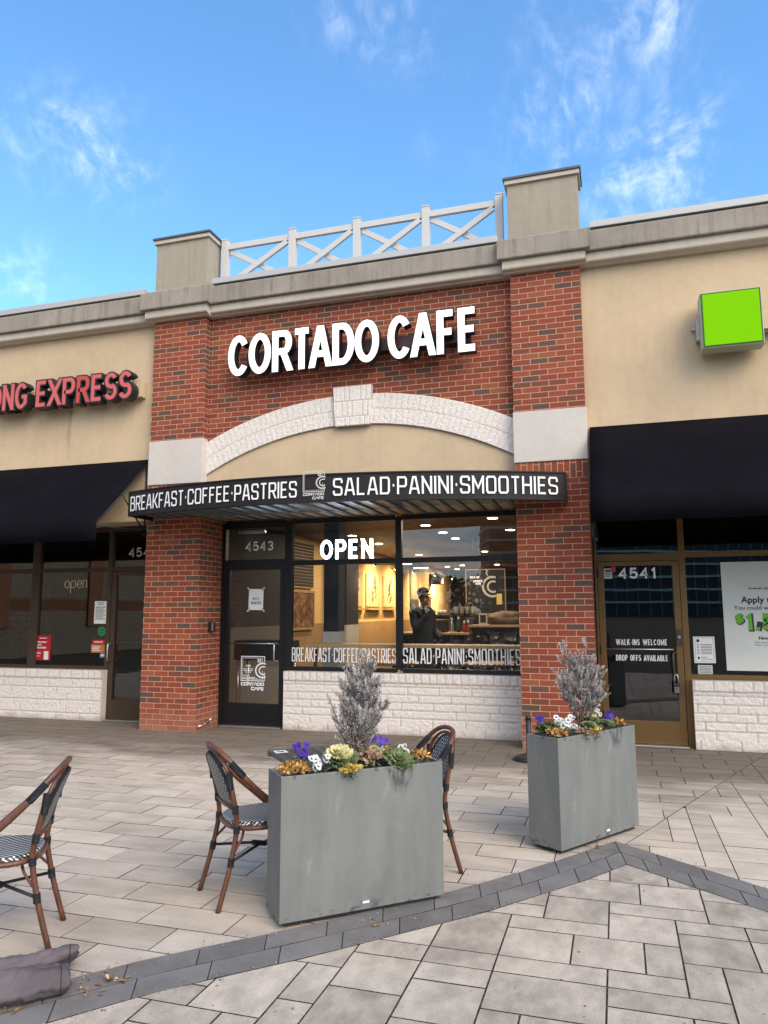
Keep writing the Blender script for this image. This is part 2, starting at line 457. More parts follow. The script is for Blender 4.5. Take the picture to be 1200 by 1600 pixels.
# ------------------------------------------------------------------ mesh helpers
class MB:
    def __init__(s):
        s.v, s.f, s.uv, s.mi, s.sm, s.tint = [], [], [], [], [], []

    def face(s, pts, uv=None, mi=0, smooth=False, tint=None):
        b = len(s.v)
        s.v += [tuple(p) for p in pts]
        s.f.append(tuple(range(b, b + len(pts))))
        s.uv.append(uv or [(0, 0)] * len(pts))
        s.mi.append(mi)
        s.sm.append(smooth)
        s.tint.append(tint)

    def wallquad(s, pts, uo=0.0, mi=0, rot=False):
        """quad with metric uv: u = x + y (along the wall), v = z; flat ones use x, y"""
        n = (Vector(pts[1]) - Vector(pts[0])).cross(Vector(pts[2]) - Vector(pts[0]))
        if abs(n.z) > 0.7 * n.length:
            uv = [(p[0] - uo, p[1]) for p in pts]
        else:
            uv = [(p[0] + p[1] - uo, p[2]) for p in pts]
        if rot:
            uv = [(b, a) for a, b in uv]
        s.face(pts, uv, mi)

    def box(s, x0, x1, y0, y1, z0, z1, mi=0, uo=0.0, rot=False, skip=''):
        P = lambda x, y, z: (x, y, z)
        F = {'f': [P(x0, y0, z0), P(x1, y0, z0), P(x1, y0, z1), P(x0, y0, z1)],
             'b': [P(x1, y1, z0), P(x0, y1, z0), P(x0, y1, z1), P(x1, y1, z1)],
             'l': [P(x0, y1, z0), P(x0, y0, z0), P(x0, y0, z1), P(x0, y1, z1)],
             'r': [P(x1, y0, z0), P(x1, y1, z0), P(x1, y1, z1), P(x1, y0, z1)],
             't': [P(x0, y0, z1), P(x1, y0, z1), P(x1, y1, z1), P(x0, y1, z1)],
             'u': [P(x0, y1, z0), P(x1, y1, z0), P(x1, y0, z0), P(x0, y0, z0)]}
        for k, q in F.items():
            if k not in skip:
                s.wallquad(q, uo, mi, rot)

    def obox(s, c, ax, hx, hy, hz, mi=0):
        """oriented box; ax = 3 unit vectors"""
        c = Vector(c)
        X, Y, Z = [Vector(a) for a in ax]
        p = {}
        for i in (-1, 1):
            for j in (-1, 1):
                for k in (-1, 1):
                    p[i, j, k] = c + X * hx * i + Y * hy * j + Z * hz * k
        for q in ([(-1, -1, -1), (1, -1, -1), (1, -1, 1), (-1, -1, 1)], [(1, 1, -1), (-1, 1, -1), (-1, 1, 1), (1, 1, 1)],
                  [(-1, 1, -1), (-1, -1, -1), (-1, -1, 1), (-1, 1, 1)], [(1, -1, -1), (1, 1, -1), (1, 1, 1), (1, -1, 1)],
                  [(-1, -1, 1), (1, -1, 1), (1, 1, 1), (-1, 1, 1)], [(-1, 1, -1), (1, 1, -1), (1, -1, -1), (-1, -1, -1)]):
            s.face([p[k] for k in q], mi=mi)

    def tube(s, pts, r, n=10, mi=0, closed=False, caps=True):
        pts = [Vector(p) for p in pts]
        N = len(pts)
        rs = r if isinstance(r, (list, tuple)) else [r] * N
        rings = []
        prev = None
        for i, p in enumerate(pts):
            if closed:
                t = (pts[(i + 1) % N] - pts[i - 1]).normalized()
            else:
                t = (pts[min(i + 1, N - 1)] - pts[max(i - 1, 0)]).normalized()
            if prev is None:
                a = Vector((0, 0, 1)) if abs(t.z) < 0.9 else Vector((1, 0, 0))
                nrm = (a - t * a.dot(t)).normalized()
            else:
                nrm = (prev - t * prev.dot(t)).normalized()
            prev = nrm
            bn = t.cross(nrm)
            rings.append([p + (nrm * math.cos(2 * math.pi * k / n) + bn * math.sin(2 * math.pi * k / n)) * rs[i] for k in range(n)])
        b = len(s.v)
        for rg in rings:
            s.v += [tuple(q) for q in rg]
        segs = N if closed else N - 1
        for i in range(segs):
            j = (i + 1) % N
            for k in range(n):
                l = (k + 1) % n
                s._f((b + i * n + k, b + i * n + l, b + j * n + l, b + j * n + k), mi, True)
        if caps and not closed:
            s._f(tuple(b + k for k in reversed(range(n))), mi, False)
            s._f(tuple(b + (N - 1) * n + k for k in range(n)), mi, False)

    def _f(s, idx, mi=0, smooth=False):
        s.f.append(idx)
        s.uv.append([(0, 0)] * len(idx))
        s.mi.append(mi)
        s.sm.append(smooth)
        s.tint.append(None)

    def lathe(s, prof, c=(0, 0, 0), n=24, mi=0, smooth=True, axis='z'):
        b = len(s.v)
        for r, z in prof:
            for k in range(n):
                a = 2 * math.pi * k / n
                d = (r * math.cos(a), r * math.sin(a), z)
                if axis == 'y':
                    d = (d[0], d[2], d[1])
                s.v.append((c[0] + d[0], c[1] + d[1], c[2] + d[2]))
        for i in range(len(prof) - 1):
            for k in range(n):
                l = (k + 1) % n
                s._f((b + i * n + k, b + i * n + l, b + (i + 1) * n + l, b + (i + 1) * n + k), mi, smooth)
        s._f(tuple(b + k for k in reversed(range(n))), mi)
        s._f(tuple(b + (len(prof) - 1) * n + k for k in range(n)), mi)

    def prism(s, prof, x0, x1, mi=0):
        """profile list of (y,z), extruded along x"""
        n = len(prof)
        for i in range(n):
            a, c = prof[i], prof[(i + 1) % n]
            s.wallquad([(x0, a[0], a[1]), (x1, a[0], a[1]), (x1, c[0], c[1]), (x0, c[0], c[1])], mi=mi)
        s.face([(x0, p[0], p[1]) for p in reversed(prof)], mi=mi)
        s.face([(x1, p[0], p[1]) for p in prof], mi=mi)

    def build(s, name, mats, parent=None, bevel=0.0, loc=None, fixn=True, weld=False):
        me = bpy.data.meshes.new(name)
        me.from_pydata(s.v, [], s.f)
        uvl = me.uv_layers.new(name='UVMap')
        flat = [c for u in s.uv for p in u for c in p]
        uvl.data.foreach_set('uv', flat)
        me.polygons.foreach_set('material_index', s.mi)
        me.polygons.foreach_set('use_smooth', s.sm)
        if any(t is not None for t in s.tint):
            at = me.color_attributes.new('tint', 'FLOAT_COLOR', 'CORNER')
            fl = []
            for f, t in zip(s.f, s.tint):
                fl += list((t or (0, 0, 0)) + (1.0,)) * len(f)
            at.data.foreach_set('color', fl)
        if bevel or weld:
            bm = bmesh.new()
            bm.from_mesh(me)
            bmesh.ops.remove_doubles(bm, verts=bm.verts, dist=1e-5)
            if bevel:
                es = [e for e in bm.edges if len(e.link_faces) == 2 and e.calc_face_angle(0) > 0.5]
                bmesh.ops.bevel(bm, geom=es, offset=bevel, segments=2, affect='EDGES', profile=0.6, clamp_overlap=True)
            bm.to_mesh(me)
            bm.free()
        for m_ in (mats if isinstance(mats, (list, tuple)) else [mats]):
            me.materials.append(MAT[m_] if isinstance(m_, str) else m_)
        me.update()
        o = bpy.data.objects.new(name, me)
        COL.objects.link(o)
        if parent:
            o.parent = parent
        if loc:
            o.location = loc
        return o


def tag(o, label=None, cat=None, group=None, kind=None):
    if label: o['label'] = label
    if cat: o['category'] = cat
    if group: o['group'] = group
    if kind: o['kind'] = kind
    return o


def empty(name, loc=(0, 0, 0), rz=0.0, label=None, cat=None, group=None):
    o = bpy.data.objects.new(name, None)
    COL.objects.link(o)
    o.location = loc
    o.rotation_euler = (0, 0, rz)
    return tag(o, label, cat, group)


def copy_tree(o, parent=None):
    c = o.copy()
    COL.objects.link(c)
    if parent:
        c.parent = parent
    for ch in list(o.children):
        copy_tree(ch, c)
    return c


def from_bm(name, bm, mats, parent=None, smooth=False):
    me = bpy.data.meshes.new(name)
    bm.to_mesh(me)
    bm.free()
    for m_ in (mats if isinstance(mats, (list, tuple)) else [mats]):
        me.materials.append(MAT[m_] if isinstance(m_, str) else m_)
    if smooth:
        me.polygons.foreach_set('use_smooth', [True] * len(me.polygons))
    o = bpy.data.objects.new(name, me)
    COL.objects.link(o)
    if parent:
        o.parent = parent
    return o


# text -> flat mesh data in a local frame (x right, y up); used for small print
def text_geom(body, bold=0.0):
    cu = bpy.data.curves.new('lettering', 'FONT')
    cu.body = body
    cu.offset = bold
    cu.resolution_u = 5
    ob = bpy.data.objects.new('lettering', cu)
    COL.objects.link(ob)
    dg = bpy.context.evaluated_depsgraph_get()
    dg.update()
    me = bpy.data.meshes.new_from_object(ob.evaluated_get(dg))
    vs = [tuple(v.co) for v in me.vertices]
    fs = [tuple(p.vertices) for p in me.polygons]
    ns = [tuple(p.normal) for p in me.polygons]
    bpy.data.objects.remove(ob)
    bpy.data.curves.remove(cu)
    bpy.data.meshes.remove(me)
    return vs, fs, ns


CAPH = None


def cap_height():
    global CAPH
    if CAPH is None:
        v, f, n = text_geom('H')
        CAPH = max(p[1] for p in v)
    return CAPH


def put_text(mb, body, x0, z0, h, y, width=None, bold=0.0, mi=0, fn=None):
    """flat text facing -y at plane y; cap height h; optional fitted width"""
    k = h / cap_height()
    v, f, n = text_geom(body, bold=bold / k if bold else 0.0)
    if not v:
        return 0
    mx = max(p[0] for p in v)
    mn = min(p[0] for p in v)
    kx = (width / (mx - mn)) if width else k
    P = [(x0 + (p[0] - mn) * kx, y, z0 + p[1] * k) for p in v]
    if fn:
        P = [fn(p) for p in P]
    b = len(mb.v)
    mb.v += P
    for q in f:
        mb._f(tuple(b + i for i in q), mi)
    return (mx - mn) * kx


# squared stroke letters (unit box), for the canopy fascia, the window strip and the cup logo
GL = {
 'A': ([[(0, 0), (.36, 1), (.64, 1), (1, 0)], [(.12, .27), (.88, .27)]], .98),
 'B': ([[(0, 0), (0, 1), (.84, 1), (.97, .9), (.97, .62), (.86, .52), (1, .42), (1, .1), (.87, 0), 'c'], [(0, .52), (.86, .52)]], .92),
 'C': ([[(1, .74), (1, .9), (.87, 1), (.13, 1), (0, .9), (0, .1), (.13, 0), (.87, 0), (1, .1), (1, .26)]], .92),
 'D': ([[(0, 0), (0, 1), (.84, 1), (1, .87), (1, .13), (.84, 0), 'c']], .92),
 'E': ([[(1, 1), (0, 1), (0, 0), (1, 0)], [(0, .51), (.88, .51)]], .80),
 'F': ([[(1, 1), (0, 1), (0, 0)], [(0, .5), (.85, .5)]], .78),
 'H': ([[(0, 0), (0, 1)], [(1, 0), (1, 1)], [(0, .51), (1, .51)]], .92),
 'I': ([[(0, 0), (0, 1)]], .0),
 'K': ([[(0, 0), (0, 1)], [(0, .47), (.35, .5), (.95, 1)], [(.35, .5), (1, 0)]], .92),
 'L': ([[(0, 1), (0, 0), (1, 0)]], .76),
 'M': ([[(0, 0), (0, 1)], [(1, 0), (1, 1)], [(.02, .97), (.5, .30), (.98, .97)]], 1.12),
 'N': ([[(0, 0), (0, 1)], [(1, 0), (1, 1)], [(.03, .96), (.97, .04)]], .95),
 'O': ([[(0, .12), (0, .88), (.14, 1), (.86, 1), (1, .88), (1, .12), (.86, 0), (.14, 0), 'c']], .95),
 'P': ([[(0, 0), (0, 1), (.86, 1), (1, .9), (1, .53), (.86, .43), (0, .43)]], .90),
 'R': ([[(0, 0), (0, 1), (.86, 1), (1, .9), (1, .56), (.86, .46), (0, .46)], [(.55, .46), (1, 0)]], .92),
 'S': ([[(1, .74), (1, .9), (.87, 1), (.13, 1), (0, .9), (0, .63), (.13, .53), (.87, .47), (1, .37), (1, .1), (.87, 0), (.13, 0), (0, .1), (0, .26)]], .92),
 'T': ([[(0, 1), (1, 1)], [(.5, 1), (.5, 0)]], .88),
 'a': ([[(0, 0), (.42, 1), (.58, 1), (1, 0)]], 1.0),
}


def el(cx, cz, rx, rz, a0, a1, n=18):
    return [(cx + rx * math.cos(R(a0 + (a1 - a0) * i / n)), cz + rz * math.sin(R(a0 + (a1 - a0) * i / n))) for i in range(n + 1)]


C_ = 'c'
# grotesque capitals and figures as centre lines: strokes, width relative to height
GS = {
 'A': ([[(0, 0), (.45, 1), (.55, 1), (1, 0)], [(.18, .29), (.82, .29)]], .62),
 'B': ([[(0, 0), (0, 1), (.55, 1)] + el(.6, .765, .34, .235, 90, -90, 10) + [(0, .53)], [(0, .53), (.58, .53)] + el(.62, .265, .38, .265, 90, -90, 10) + [(0, 0)]], .54),
 'C': ([el(.5, .5, .5, .5, 38, 322, 30)], .62),
 'D': ([[(0, 0), (0, 1), (.42, 1)] + el(.42, .5, .58, .5, 90, -90, 18) + [(.42, 0), C_]], .58),
 'E': ([[(1, 1), (0, 1), (0, 0), (1, 0)], [(0, .51), (.92, .51)]], .46),
 'F': ([[(1, 1), (0, 1), (0, 0)], [(0, .50), (.9, .50)]], .44),
 'G': ([el(.5, .5, .5, .5, 40, 300, 28) + [(.97, .16), (.97, .46), (.55, .46)]], .63),
 'H': ([[(0, 0), (0, 1)], [(1, 0), (1, 1)], [(0, .52), (1, .52)]], .56),
 'I': ([[(0, 0), (0, 1)]], .0),
 'K': ([[(0, 0), (0, 1)], [(.02, .38), (1, 1)], [(.32, .60), (1, 0)]], .54),
 'L': ([[(0, 1), (0, 0), (1, 0)]], .42),
 'M': ([[(0, 0), (0, 1)], [(1, 0), (1, 1)], [(.03, .97), (.5, .12), (.97, .97)]], .80),
 'N': ([[(0, 0), (0, 1)], [(1, 0), (1, 1)], [(.03, .97), (.97, .03)]], .57),
 'O': ([el(.5, .5, .5, .5, 90, 430, 34) + [C_]], .66),
 'P': ([[(0, 0), (0, 1), (.6, 1)] + el(.62, .73, .38, .27, 90, -90, 12) + [(0, .46)]], .53),
 'R': ([[(0, 0), (0, 1), (.6, 1)] + el(.62, .74, .36, .26, 90, -90, 12) + [(0, .48)], [(.55, .48), (1, 0)]], .55),
 'S': ([el(.5, .745, .46, .255, 22, 250, 20) + [(.62, .47)] + el(.5, .265, .5, .265, 62, -158, 20)], .52),
 'T': ([[(0, 1), (1, 1)], [(.5, 1), (.5, 0)]], .54),
 'U': ([[(0, 1), (0, .34)] + el(.5, .34, .5, .34, 180, 360, 18) + [(1, 1)]], .56),
 'V': ([[(0, 1), (.46, 0), (.54, 0), (1, 1)]], .60),
 'W': ([[(0, 1), (.24, 0), (.28, 0), (.48, 1), (.52, 1), (.72, 0), (.76, 0), (1, 1)]], 1.12),
 'X': ([[(0, 0), (1, 1)], [(0, 1), (1, 0)]], .58),
 '-': ([[(0, .40), (1, .40)]], .24),
 '1': ([[(.0, .74), (.75, .98), (.75, 0)]], .26),
 '3': ([el(.48, .75, .46, .25, 160, -88, 16) + [(.38, .5)], [(.38, .5)] + el(.48, .26, .52, .26, 88, -160, 16)], .50),
 '4': ([[(.74, 0), (.74, 1), (0, .28), (1, .28)]], .54),
 '5': ([[(.92, 1), (.14, 1), (.06, .50)] + el(.48, .31, .52, .31, 135, -155, 20)], .50),
 '$': ([el(.5, .70, .46, .215, 22, 250, 20) + [(.62, .47)] + el(.5, .285, .5, .205, 62, -158, 20), [(.5, -.04), (.5, 1.04)]], .50),
 ',': ([[(.6, .08), (.2, -.16)]], .12),
}


def ribbon(pts, t, closed=False):
    N = len(pts)
    L, Rr = [], []
    for i in range(N):
        p = Vector(pts[i])
        if closed or 0 < i < N - 1:
            a = (p - Vector(pts[i - 1])).normalized()
            c = (Vector(pts[(i + 1) % N]) - p).normalized()
        elif i == 0:
            a = c = (Vector(pts[1]) - p).normalized()
        else:
            a = c = (p - Vector(pts[i - 1])).normalized()
        na, nc = Vector((-a.y, a.x)), Vector((-c.y, c.x))
        m_ = na + nc
        if m_.length < 1e-6:
            m_ = na
        m_ = m_.normalized()
        k = min(1.0 / max(m_.dot(na), 0.35), 1.9)
        L.append(p + m_ * t * 0.5 * k)
        Rr.append(p - m_ * t * 0.5 * k)
    return L, Rr


def stroke(mb, pts, t, closed=False, fn=lambda p: p, y=0.0, mi=0, depth=0.0, band=None):
    """mitred ribbon in the xz plane, solid when depth is given; band = (low, high) trims slanted ends flush"""
    q_ = [pts[0]]
    for p in pts[1:]:
        if (Vector(p) - Vector(q_[-1])).length > 1e-5:
            q_.append(p)
    if closed and (Vector(q_[0]) - Vector(q_[-1])).length < 1e-5:
        q_.pop()
    if band and not closed:
        for end, nb in ((0, 1), (-1, -2)):
            e, d = Vector(q_[end]), Vector(q_[end]) - Vector(q_[nb])
            if abs(d.y) > .35 * d.length and (abs(e.y - band[0] - t / 2) < t * .05 + .04 * (band[1] - band[0]) or abs(e.y - band[1] + t / 2) < t * .05 + .04 * (band[1] - band[0])):
                q_[end] = tuple(e + d.normalized() * t * 1.1)
    L, Rr = ribbon(q_, t, closed)
    N = len(q_)
    for i in range(N if closed else N - 1):
        j = (i + 1) % N
        q = [(a.x, a.y) for a in (Rr[i], Rr[j], L[j], L[i])]
        if band:
            q = clip_poly(clip_poly(q, 0, 1, -band[0]), 0, -1, band[1])
            if len(q) < 3:
                continue
        mb.face([fn((a[0], y, a[1])) for a in q], mi=mi)
        if depth:
            for k in range(len(q)):
                e, f = q[(k + 1) % len(q)], q[k]
                mb.face([fn((e[0], y, e[1])), fn((f[0], y, f[1])), fn((f[0], y + depth, f[1])), fn((e[0], y + depth, e[1]))], mi=1)


def clip_poly(poly, a, b, c):
    """keep a*x + b*y + c >= 0"""
    out = []
    n = len(poly)
    for i in range(n):
        p, q = poly[i], poly[(i + 1) % n]
        dp, dq = a * p[0] + b * p[1] + c, a * q[0] + b * q[1] + c
        if dp >= 0:
            out.append(p)
        if dp * dq < 0:
            t = dp / (dp - dq)
            out.append((p[0] + (q[0] - p[0]) * t, p[1] + (q[1] - p[1]) * t))
    return out


def text_units(body, font, gap, kern):
    out, x = [], 0.0
    for i, ch in enumerate(body):
        w = .12 if (ch == '.' and font is GL) else (.34 if ch == ' ' else font[ch][1])
        out.append((ch, x, w))
        x += w + gap + (kern or {}).get(body[i:i + 2], 0.0)
    return out, x - gap


def stroke_text(mb, body, x0, z0, h, width, t, y=0.0, fn=lambda p: p, gap=0.30, mi=0, font=None, kern=None, only=None, depth=0.0):
    """centre line text fitted to a width; t = stroke weight in metres"""
    font = font or GL
    units, tot = text_units(body, font, gap, kern)
    u = (width - t) / tot if width else h
    for i, (ch, ux, w) in enumerate(units):
        if ch == ' ' or (only is not None and i != only):
            continue
        x = x0 + t / 2 + ux * u
        if ch == '.' and font is GL:
            mb.face([fn((x + a * u * .06 + .06 * u, y, z0 + h * .5 + b * h * .075)) for a, b in ((-1.4, -1), (1.4, -1), (1.4, 1), (-1.4, 1))], mi=mi)
            continue
        for si, s_ in enumerate(font[ch][0]):
            cl = s_[-1] == 'c'
            pp = s_[:-1] if cl else s_
            q = [(x + a * w * u, z0 + t / 2 + b * (h - t)) for a, b in pp]
            stroke(mb, q, t, cl, fn, y - 0.0004 * (si + 1) - 0.0001 * (i % 2), mi, depth, (z0, z0 + h))


def arc_pts(cx, cz, rx, rz, a0, a1, n=24):
    return [(cx + rx * math.cos(R(a0 + (a1 - a0) * i / n)), cz + rz * math.sin(R(a0 + (a1 - a0) * i / n))) for i in range(n + 1)]


def cup_logo(mb, x0, z0, w, fn, y, words=True, t=None):
    """square outline, a double C cup with steam at its right side and the cafe name below"""
    t = t or w * 0.035
    h = w * 0.93
    f = lambda pts, th, cl=False, k=0: stroke(mb, [(x0 + a * w, z0 + b * w) for a, b in pts], th, cl, fn, y - 0.0005 * k)
    zb = 0.34
    f([(1.0, zb + .32), (1.0, zb), (0, zb), (0, zb + .93), (1.0, zb + .93), (1.0, zb + .72)], t)
    f([(.92, zb + .40), (.92, zb + .06), (.06, zb + .06), (.06, zb + .87), (.92, zb + .87), (.92, zb + .70)], t * .45, False, 1)
    f(arc_pts(.93, zb + .40, .30, .27, 65, 295), t * 1.9, False, 2)
    f(arc_pts(.95, zb + .40, .17, .15, 60, 300), t * 1.5, False, 3)
    for dx in (0, .09):
        f([(.70 + dx, zb + .84), (.76 + dx, zb + .80), (.71 + dx, zb + .75), (.78 + dx, zb + .70)], t * 1.1, False, 4)
    if words:
        tt = w * .035
        stroke_text(mb, 'CORTaDO', x0, z0 + .155 * w, .125 * w, w, tt, y - .0035, fn, gap=.22)
        stroke_text(mb, 'CaFE', x0 + .44 * w, z0 - .02 * w, .125 * w, .56 * w, tt, y - .0035, fn, gap=.22)


# ------------------------------------------------------------------ ground
def area(poly):
    return 0.5 * sum(poly[i][0] * poly[(i + 1) % len(poly)][1] - poly[(i + 1) % len(poly)][0] * poly[i][1] for i in range(len(poly)))


def inset_poly(poly, d):
    for i in range(len(poly)):
        pass
    res = poly
    n = len(poly)
    for i in range(n):
        p, q = poly[i], poly[(i + 1) % n]
        ex, ey = q[0] - p[0], q[1] - p[1]
        l = math.hypot(ex, ey)
        if l < 1e-5:
            continue
        nx, ny = -ey / l, ex / l
        res = clip_poly(res, nx, ny, -(nx * p[0] + ny * p[1]) - d)
        if len(res) < 3:
            return []
    return res


def tile(mb, poly, z, gap, tint, tilt=0.0012, cells=None):
    """one paver: flat top, dark sides down into the joint; cells = convex pieces it is cut to"""
    q = inset_poly(poly, gap)
    if len(q) < 3 or area(q) < 0.0010:
        return
    a, b = rnd.uniform(-tilt, tilt), rnd.uniform(-tilt, tilt)
    cx = sum(p[0] for p in q) / len(q)
    cy = sum(p[1] for p in q) / len(q)
    dz = rnd.uniform(-.0005, .0005)
    H = lambda p: z + dz + a * (p[0] - cx) * 4 + b * (p[1] - cy) * 4
    pieces = [q] if cells is None else [c for c in (f(q) for f in cells) if len(c) > 2]
    for e in pieces:
        mb.face([(p[0], p[1], H(p)) for p in e], tint=tint)
        n = len(e)
        for i in range(n):
            j = (i + 1) % n
            mb.face([(e[i][0], e[i][1], z - .016), (e[j][0], e[j][1], z - .016), (e[j][0], e[j][1], H(e[j])), (e[i][0], e[i][1], H(e[i]))], mi=1, tint=tint)


def rtint():
    return (rnd.random(), rnd.random(), rnd.random())


gm = MB()
gm.face([(-900, -900, -.012), (900, -900, -.012), (900, 900, -.012), (-900, 900, -.012)])
tag(gm.build('ground', 'joint'), kind='structure')

LB = [(2.6, -6.95), (3.571, -5.925), (3.915, -5.50), (4.36, -5.065), (5.014, -4.36), (5.45, -3.79), (5.86, -3.17)]   # building side of the dark band
RB = [(5.86, -3.17), (6.652, -3.81), (7.4, -4.40), (9.0, -5.7)]
BW = 0.31


def offset_line(pl, d):
    out = []
    for i, p in enumerate(pl):
        a = Vector(pl[max(i - 1, 0)]); c = Vector(pl[min(i + 1, len(pl) - 1)])
        if i == 0: a = Vector(p)
        if i == len(pl) - 1: c = Vector(p)
        t = (c - a).normalized()
        out.append((p[0] + t.y * d, p[1] - t.x * d))
    return out


def mid_pts(pl, d):
    return offset_line(pl, d)


def isect(p, d1, q, d2):
    den = d1[0] * d2[1] - d1[1] * d2[0]
    t = ((q[0] - p[0]) * d2[1] - (q[1] - p[1]) * d2[0]) / den
    return (p[0] + d1[0] * t, p[1] + d1[1] * t)


def wedge_line(d):
    l, r = offset_line(LB, d), offset_line(RB, d)
    a = isect(l[-2], (l[-1][0] - l[-2][0], l[-1][1] - l[-2][1]), r[1], (r[0][0] - r[1][0], r[0][1] - r[1][1]))
    l[-1] = a
    r[0] = a
    return l, r


E0, E1, E2 = wedge_line(0.0), wedge_line(BW / 2), wedge_line(BW)

# pavers between the band and the shops: running bond
pm = MB()
y = -9.3
row = 0
while y < 0.9:
    h = 0.2435
    x = -6.0 + (0.235 if row % 2 else 0.0) + rnd.uniform(-.03, .03)
    while x < 13:
        w = 0.47
        x2 = x + w
        poly = [(x, y), (x2, y), (x2, y + h), (x, y + h)]
        # the area right of a cut line uses a different bond
        pl = clip_poly(poly, -1.0, 0.40, 6.027 + 0.40 * 2.95)
        if len(pl) >= 3:
            tile(pm, pl, 0.0, 0.0031, rtint())
        x = x2
    y += h
    row += 1


def ashlar(x0, x1, y0, y1, m):
    nx, ny = int((x1 - x0) / m), int((y1 - y0) / m)
    occ = set()
    sizes = [(2, 2), (2, 2), (2, 2), (3, 2), (3, 2), (2, 3), (3, 1), (2, 1), (2, 1)]
    for j in range(ny):
        for i in range(nx):
            if (i, j) in occ:
                continue
            rnd.shuffle(sizes)
            for w, h in sizes + [(2, 1), (1, 2), (1, 1)]:
                if all((i + a, j + b) not in occ for a in range(w) for b in range(h)):
                    break
            for a in range(w):
                for b in range(h):
                    occ.add((i + a, j + b))
            yield [(x0 + i * m, y0 + j * m), (x0 + (i + w) * m, y0 + j * m), (x0 + (i + w) * m, y0 + (j + h) * m), (x0 + i * m, y0 + (j + h) * m)]


for poly in ashlar(4.4, 13.0, -7.0, 0.62, 0.152):
    pl = clip_poly(poly, 1.0, -0.40, -(6.027 + 0.40 * 2.95))
    if len(pl) >= 3:
        tile(pm, pl, 0.0, 0.003, rtint())
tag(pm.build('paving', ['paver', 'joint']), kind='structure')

# joint bed and pavers of the large-stone area in front of the band
outer = E0[0] + E0[1][1:]
bm_ = MB()
zb = 0.0035
strips = [(2.6, -12)] + list(outer) + [(9.0, -12)]
for a, b in zip(outer[:-1], outer[1:]):
    bm_.face([(a[0], -14, zb), (b[0], -14, zb), (b[0], b[1], zb), (a[0], a[1], zb)])
bm_.face([(-10, -14, zb), (2.6, -14, zb), (2.6, -6.95, zb)])
bm_.face([(9, -5.7, zb), (9, -14, zb), (20, -14, zb)])
tag(bm_.build('paving_bed', 'joint'), kind='structure')

big = MB()
lim = E2[0] + E2[1][1:]
lim_c = offset_line(lim, .004)


def cut(a, b):
    def f(q):
        q = clip_poly(clip_poly(q, 1, 0, -a[0]), -1, 0, b[0])
        dx, dy = b[0] - a[0], b[1] - a[1]
        return clip_poly(q, dy, -dx, -(dy * a[0] - dx * a[1])) if len(q) > 2 else []
    return f


CUTS = [cut(a, b) for a, b in zip(lim_c[:-1], lim_c[1:])]
for poly in ashlar(1.4, 9.6, -9.6, -3.2, 0.153):
    tile(big, poly, 0.0075, 0.0040, rtint(), tilt=0.0, cells=CUTS)
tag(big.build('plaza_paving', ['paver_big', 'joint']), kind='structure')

dk = MB()


def along(pl, s):
    for a, b in zip(pl[:-1], pl[1:]):
        l = math.hypot(b[0] - a[0], b[1] - a[1])
        if s <= l or b is pl[-1]:
            t = s / l
            return (a[0] + (b[0] - a[0]) * t, a[1] + (b[1] - a[1]) * t)
        s -= l


def plen(pl):
    return sum(math.hypot(b[0] - a[0], b[1] - a[1]) for a, b in zip(pl[:-1], pl[1:]))


for side in (0, 1):
    for lo, hi, ph in ((E0, E1, 0.0), (E1, E2, 0.16)):
        A, B = lo[side], hi[side]
        la, lb = plen(A), plen(B)
        if side == 0:
            A, B = A[::-1], B[::-1]
        n = int(max(la, lb) / 0.31) + 1
        k = 0.0
        s0 = 0.0
        first = True
        while s0 < 1.0:
            s1 = min(1.0, s0 + ((ph if (first and ph) else 0.31) / max(la, lb)))
            q = [along(A, s0 * la), along(A, s1 * la), along(B, s1 * lb), along(B, s0 * lb)]
            if area(q) < 0:
                q.reverse()
            tile(dk, q, 0.0082, 0.0026, rtint())
            s0 = s1
            first = False
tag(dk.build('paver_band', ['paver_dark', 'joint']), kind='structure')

# ------------------------------------------------------------------ buildings
W0, PW = 4.893, 0.803
RX = W0 + PW                      # right edge of the right brick pillar
GY = 0.62                         # glass plane

cafe = empty('cafe_building', (0, 0, 0), 0, 'red brick cafe front between two beige shops, with white arch and two pillars', 'building')
lshop = empty('shop_building', (-3, 0.1, 0), 0, 'beige stucco shop left of the brick cafe, shade-darkened bronze windows under a navy awning', 'building')
rshop = empty('shop_building', (7.5, 0.1, 0), 0, 'beige stucco shop right of the brick cafe with golden bronze door and window', 'building')


def P(o, parent):
    """parent without moving"""
    o.parent = parent
    o.matrix_parent_inverse = Matrix.Translation(-parent.location)
    return o


def groove_fn_wall(x, z, zt, uo):
    """returns (groove 0..1, proud) for rock-faced courses with a soldier row on top"""
    if z > zt - 0.118:
        w = 0.098
        q = (x + uo) / w
        k = math.floor(q + 0.2 * math.sin(q * 1.7))
        f = abs(((x + uo) % w) / w - 0.5)
        g_ = 1.0 if f > 0.455 else 0.0
        if z < zt - 0.118 + 0.008: g_ = 1.0
        return g_, 0.013
    h = (zt - 0.118) / 6.5
    q = z / h
    r_ = math.floor(q)
    L_ = 0.40
    s = (x + uo) / L_ + (0.5 if r_ % 2 else 0.0) + 0.13 * math.sin(r_ * 2.3)
    f = abs(s - math.floor(s) - 0.5)
    g_ = 1.0 if (q - r_ < 0.10 or f > 0.487) else 0.0
    return g_, 0.0


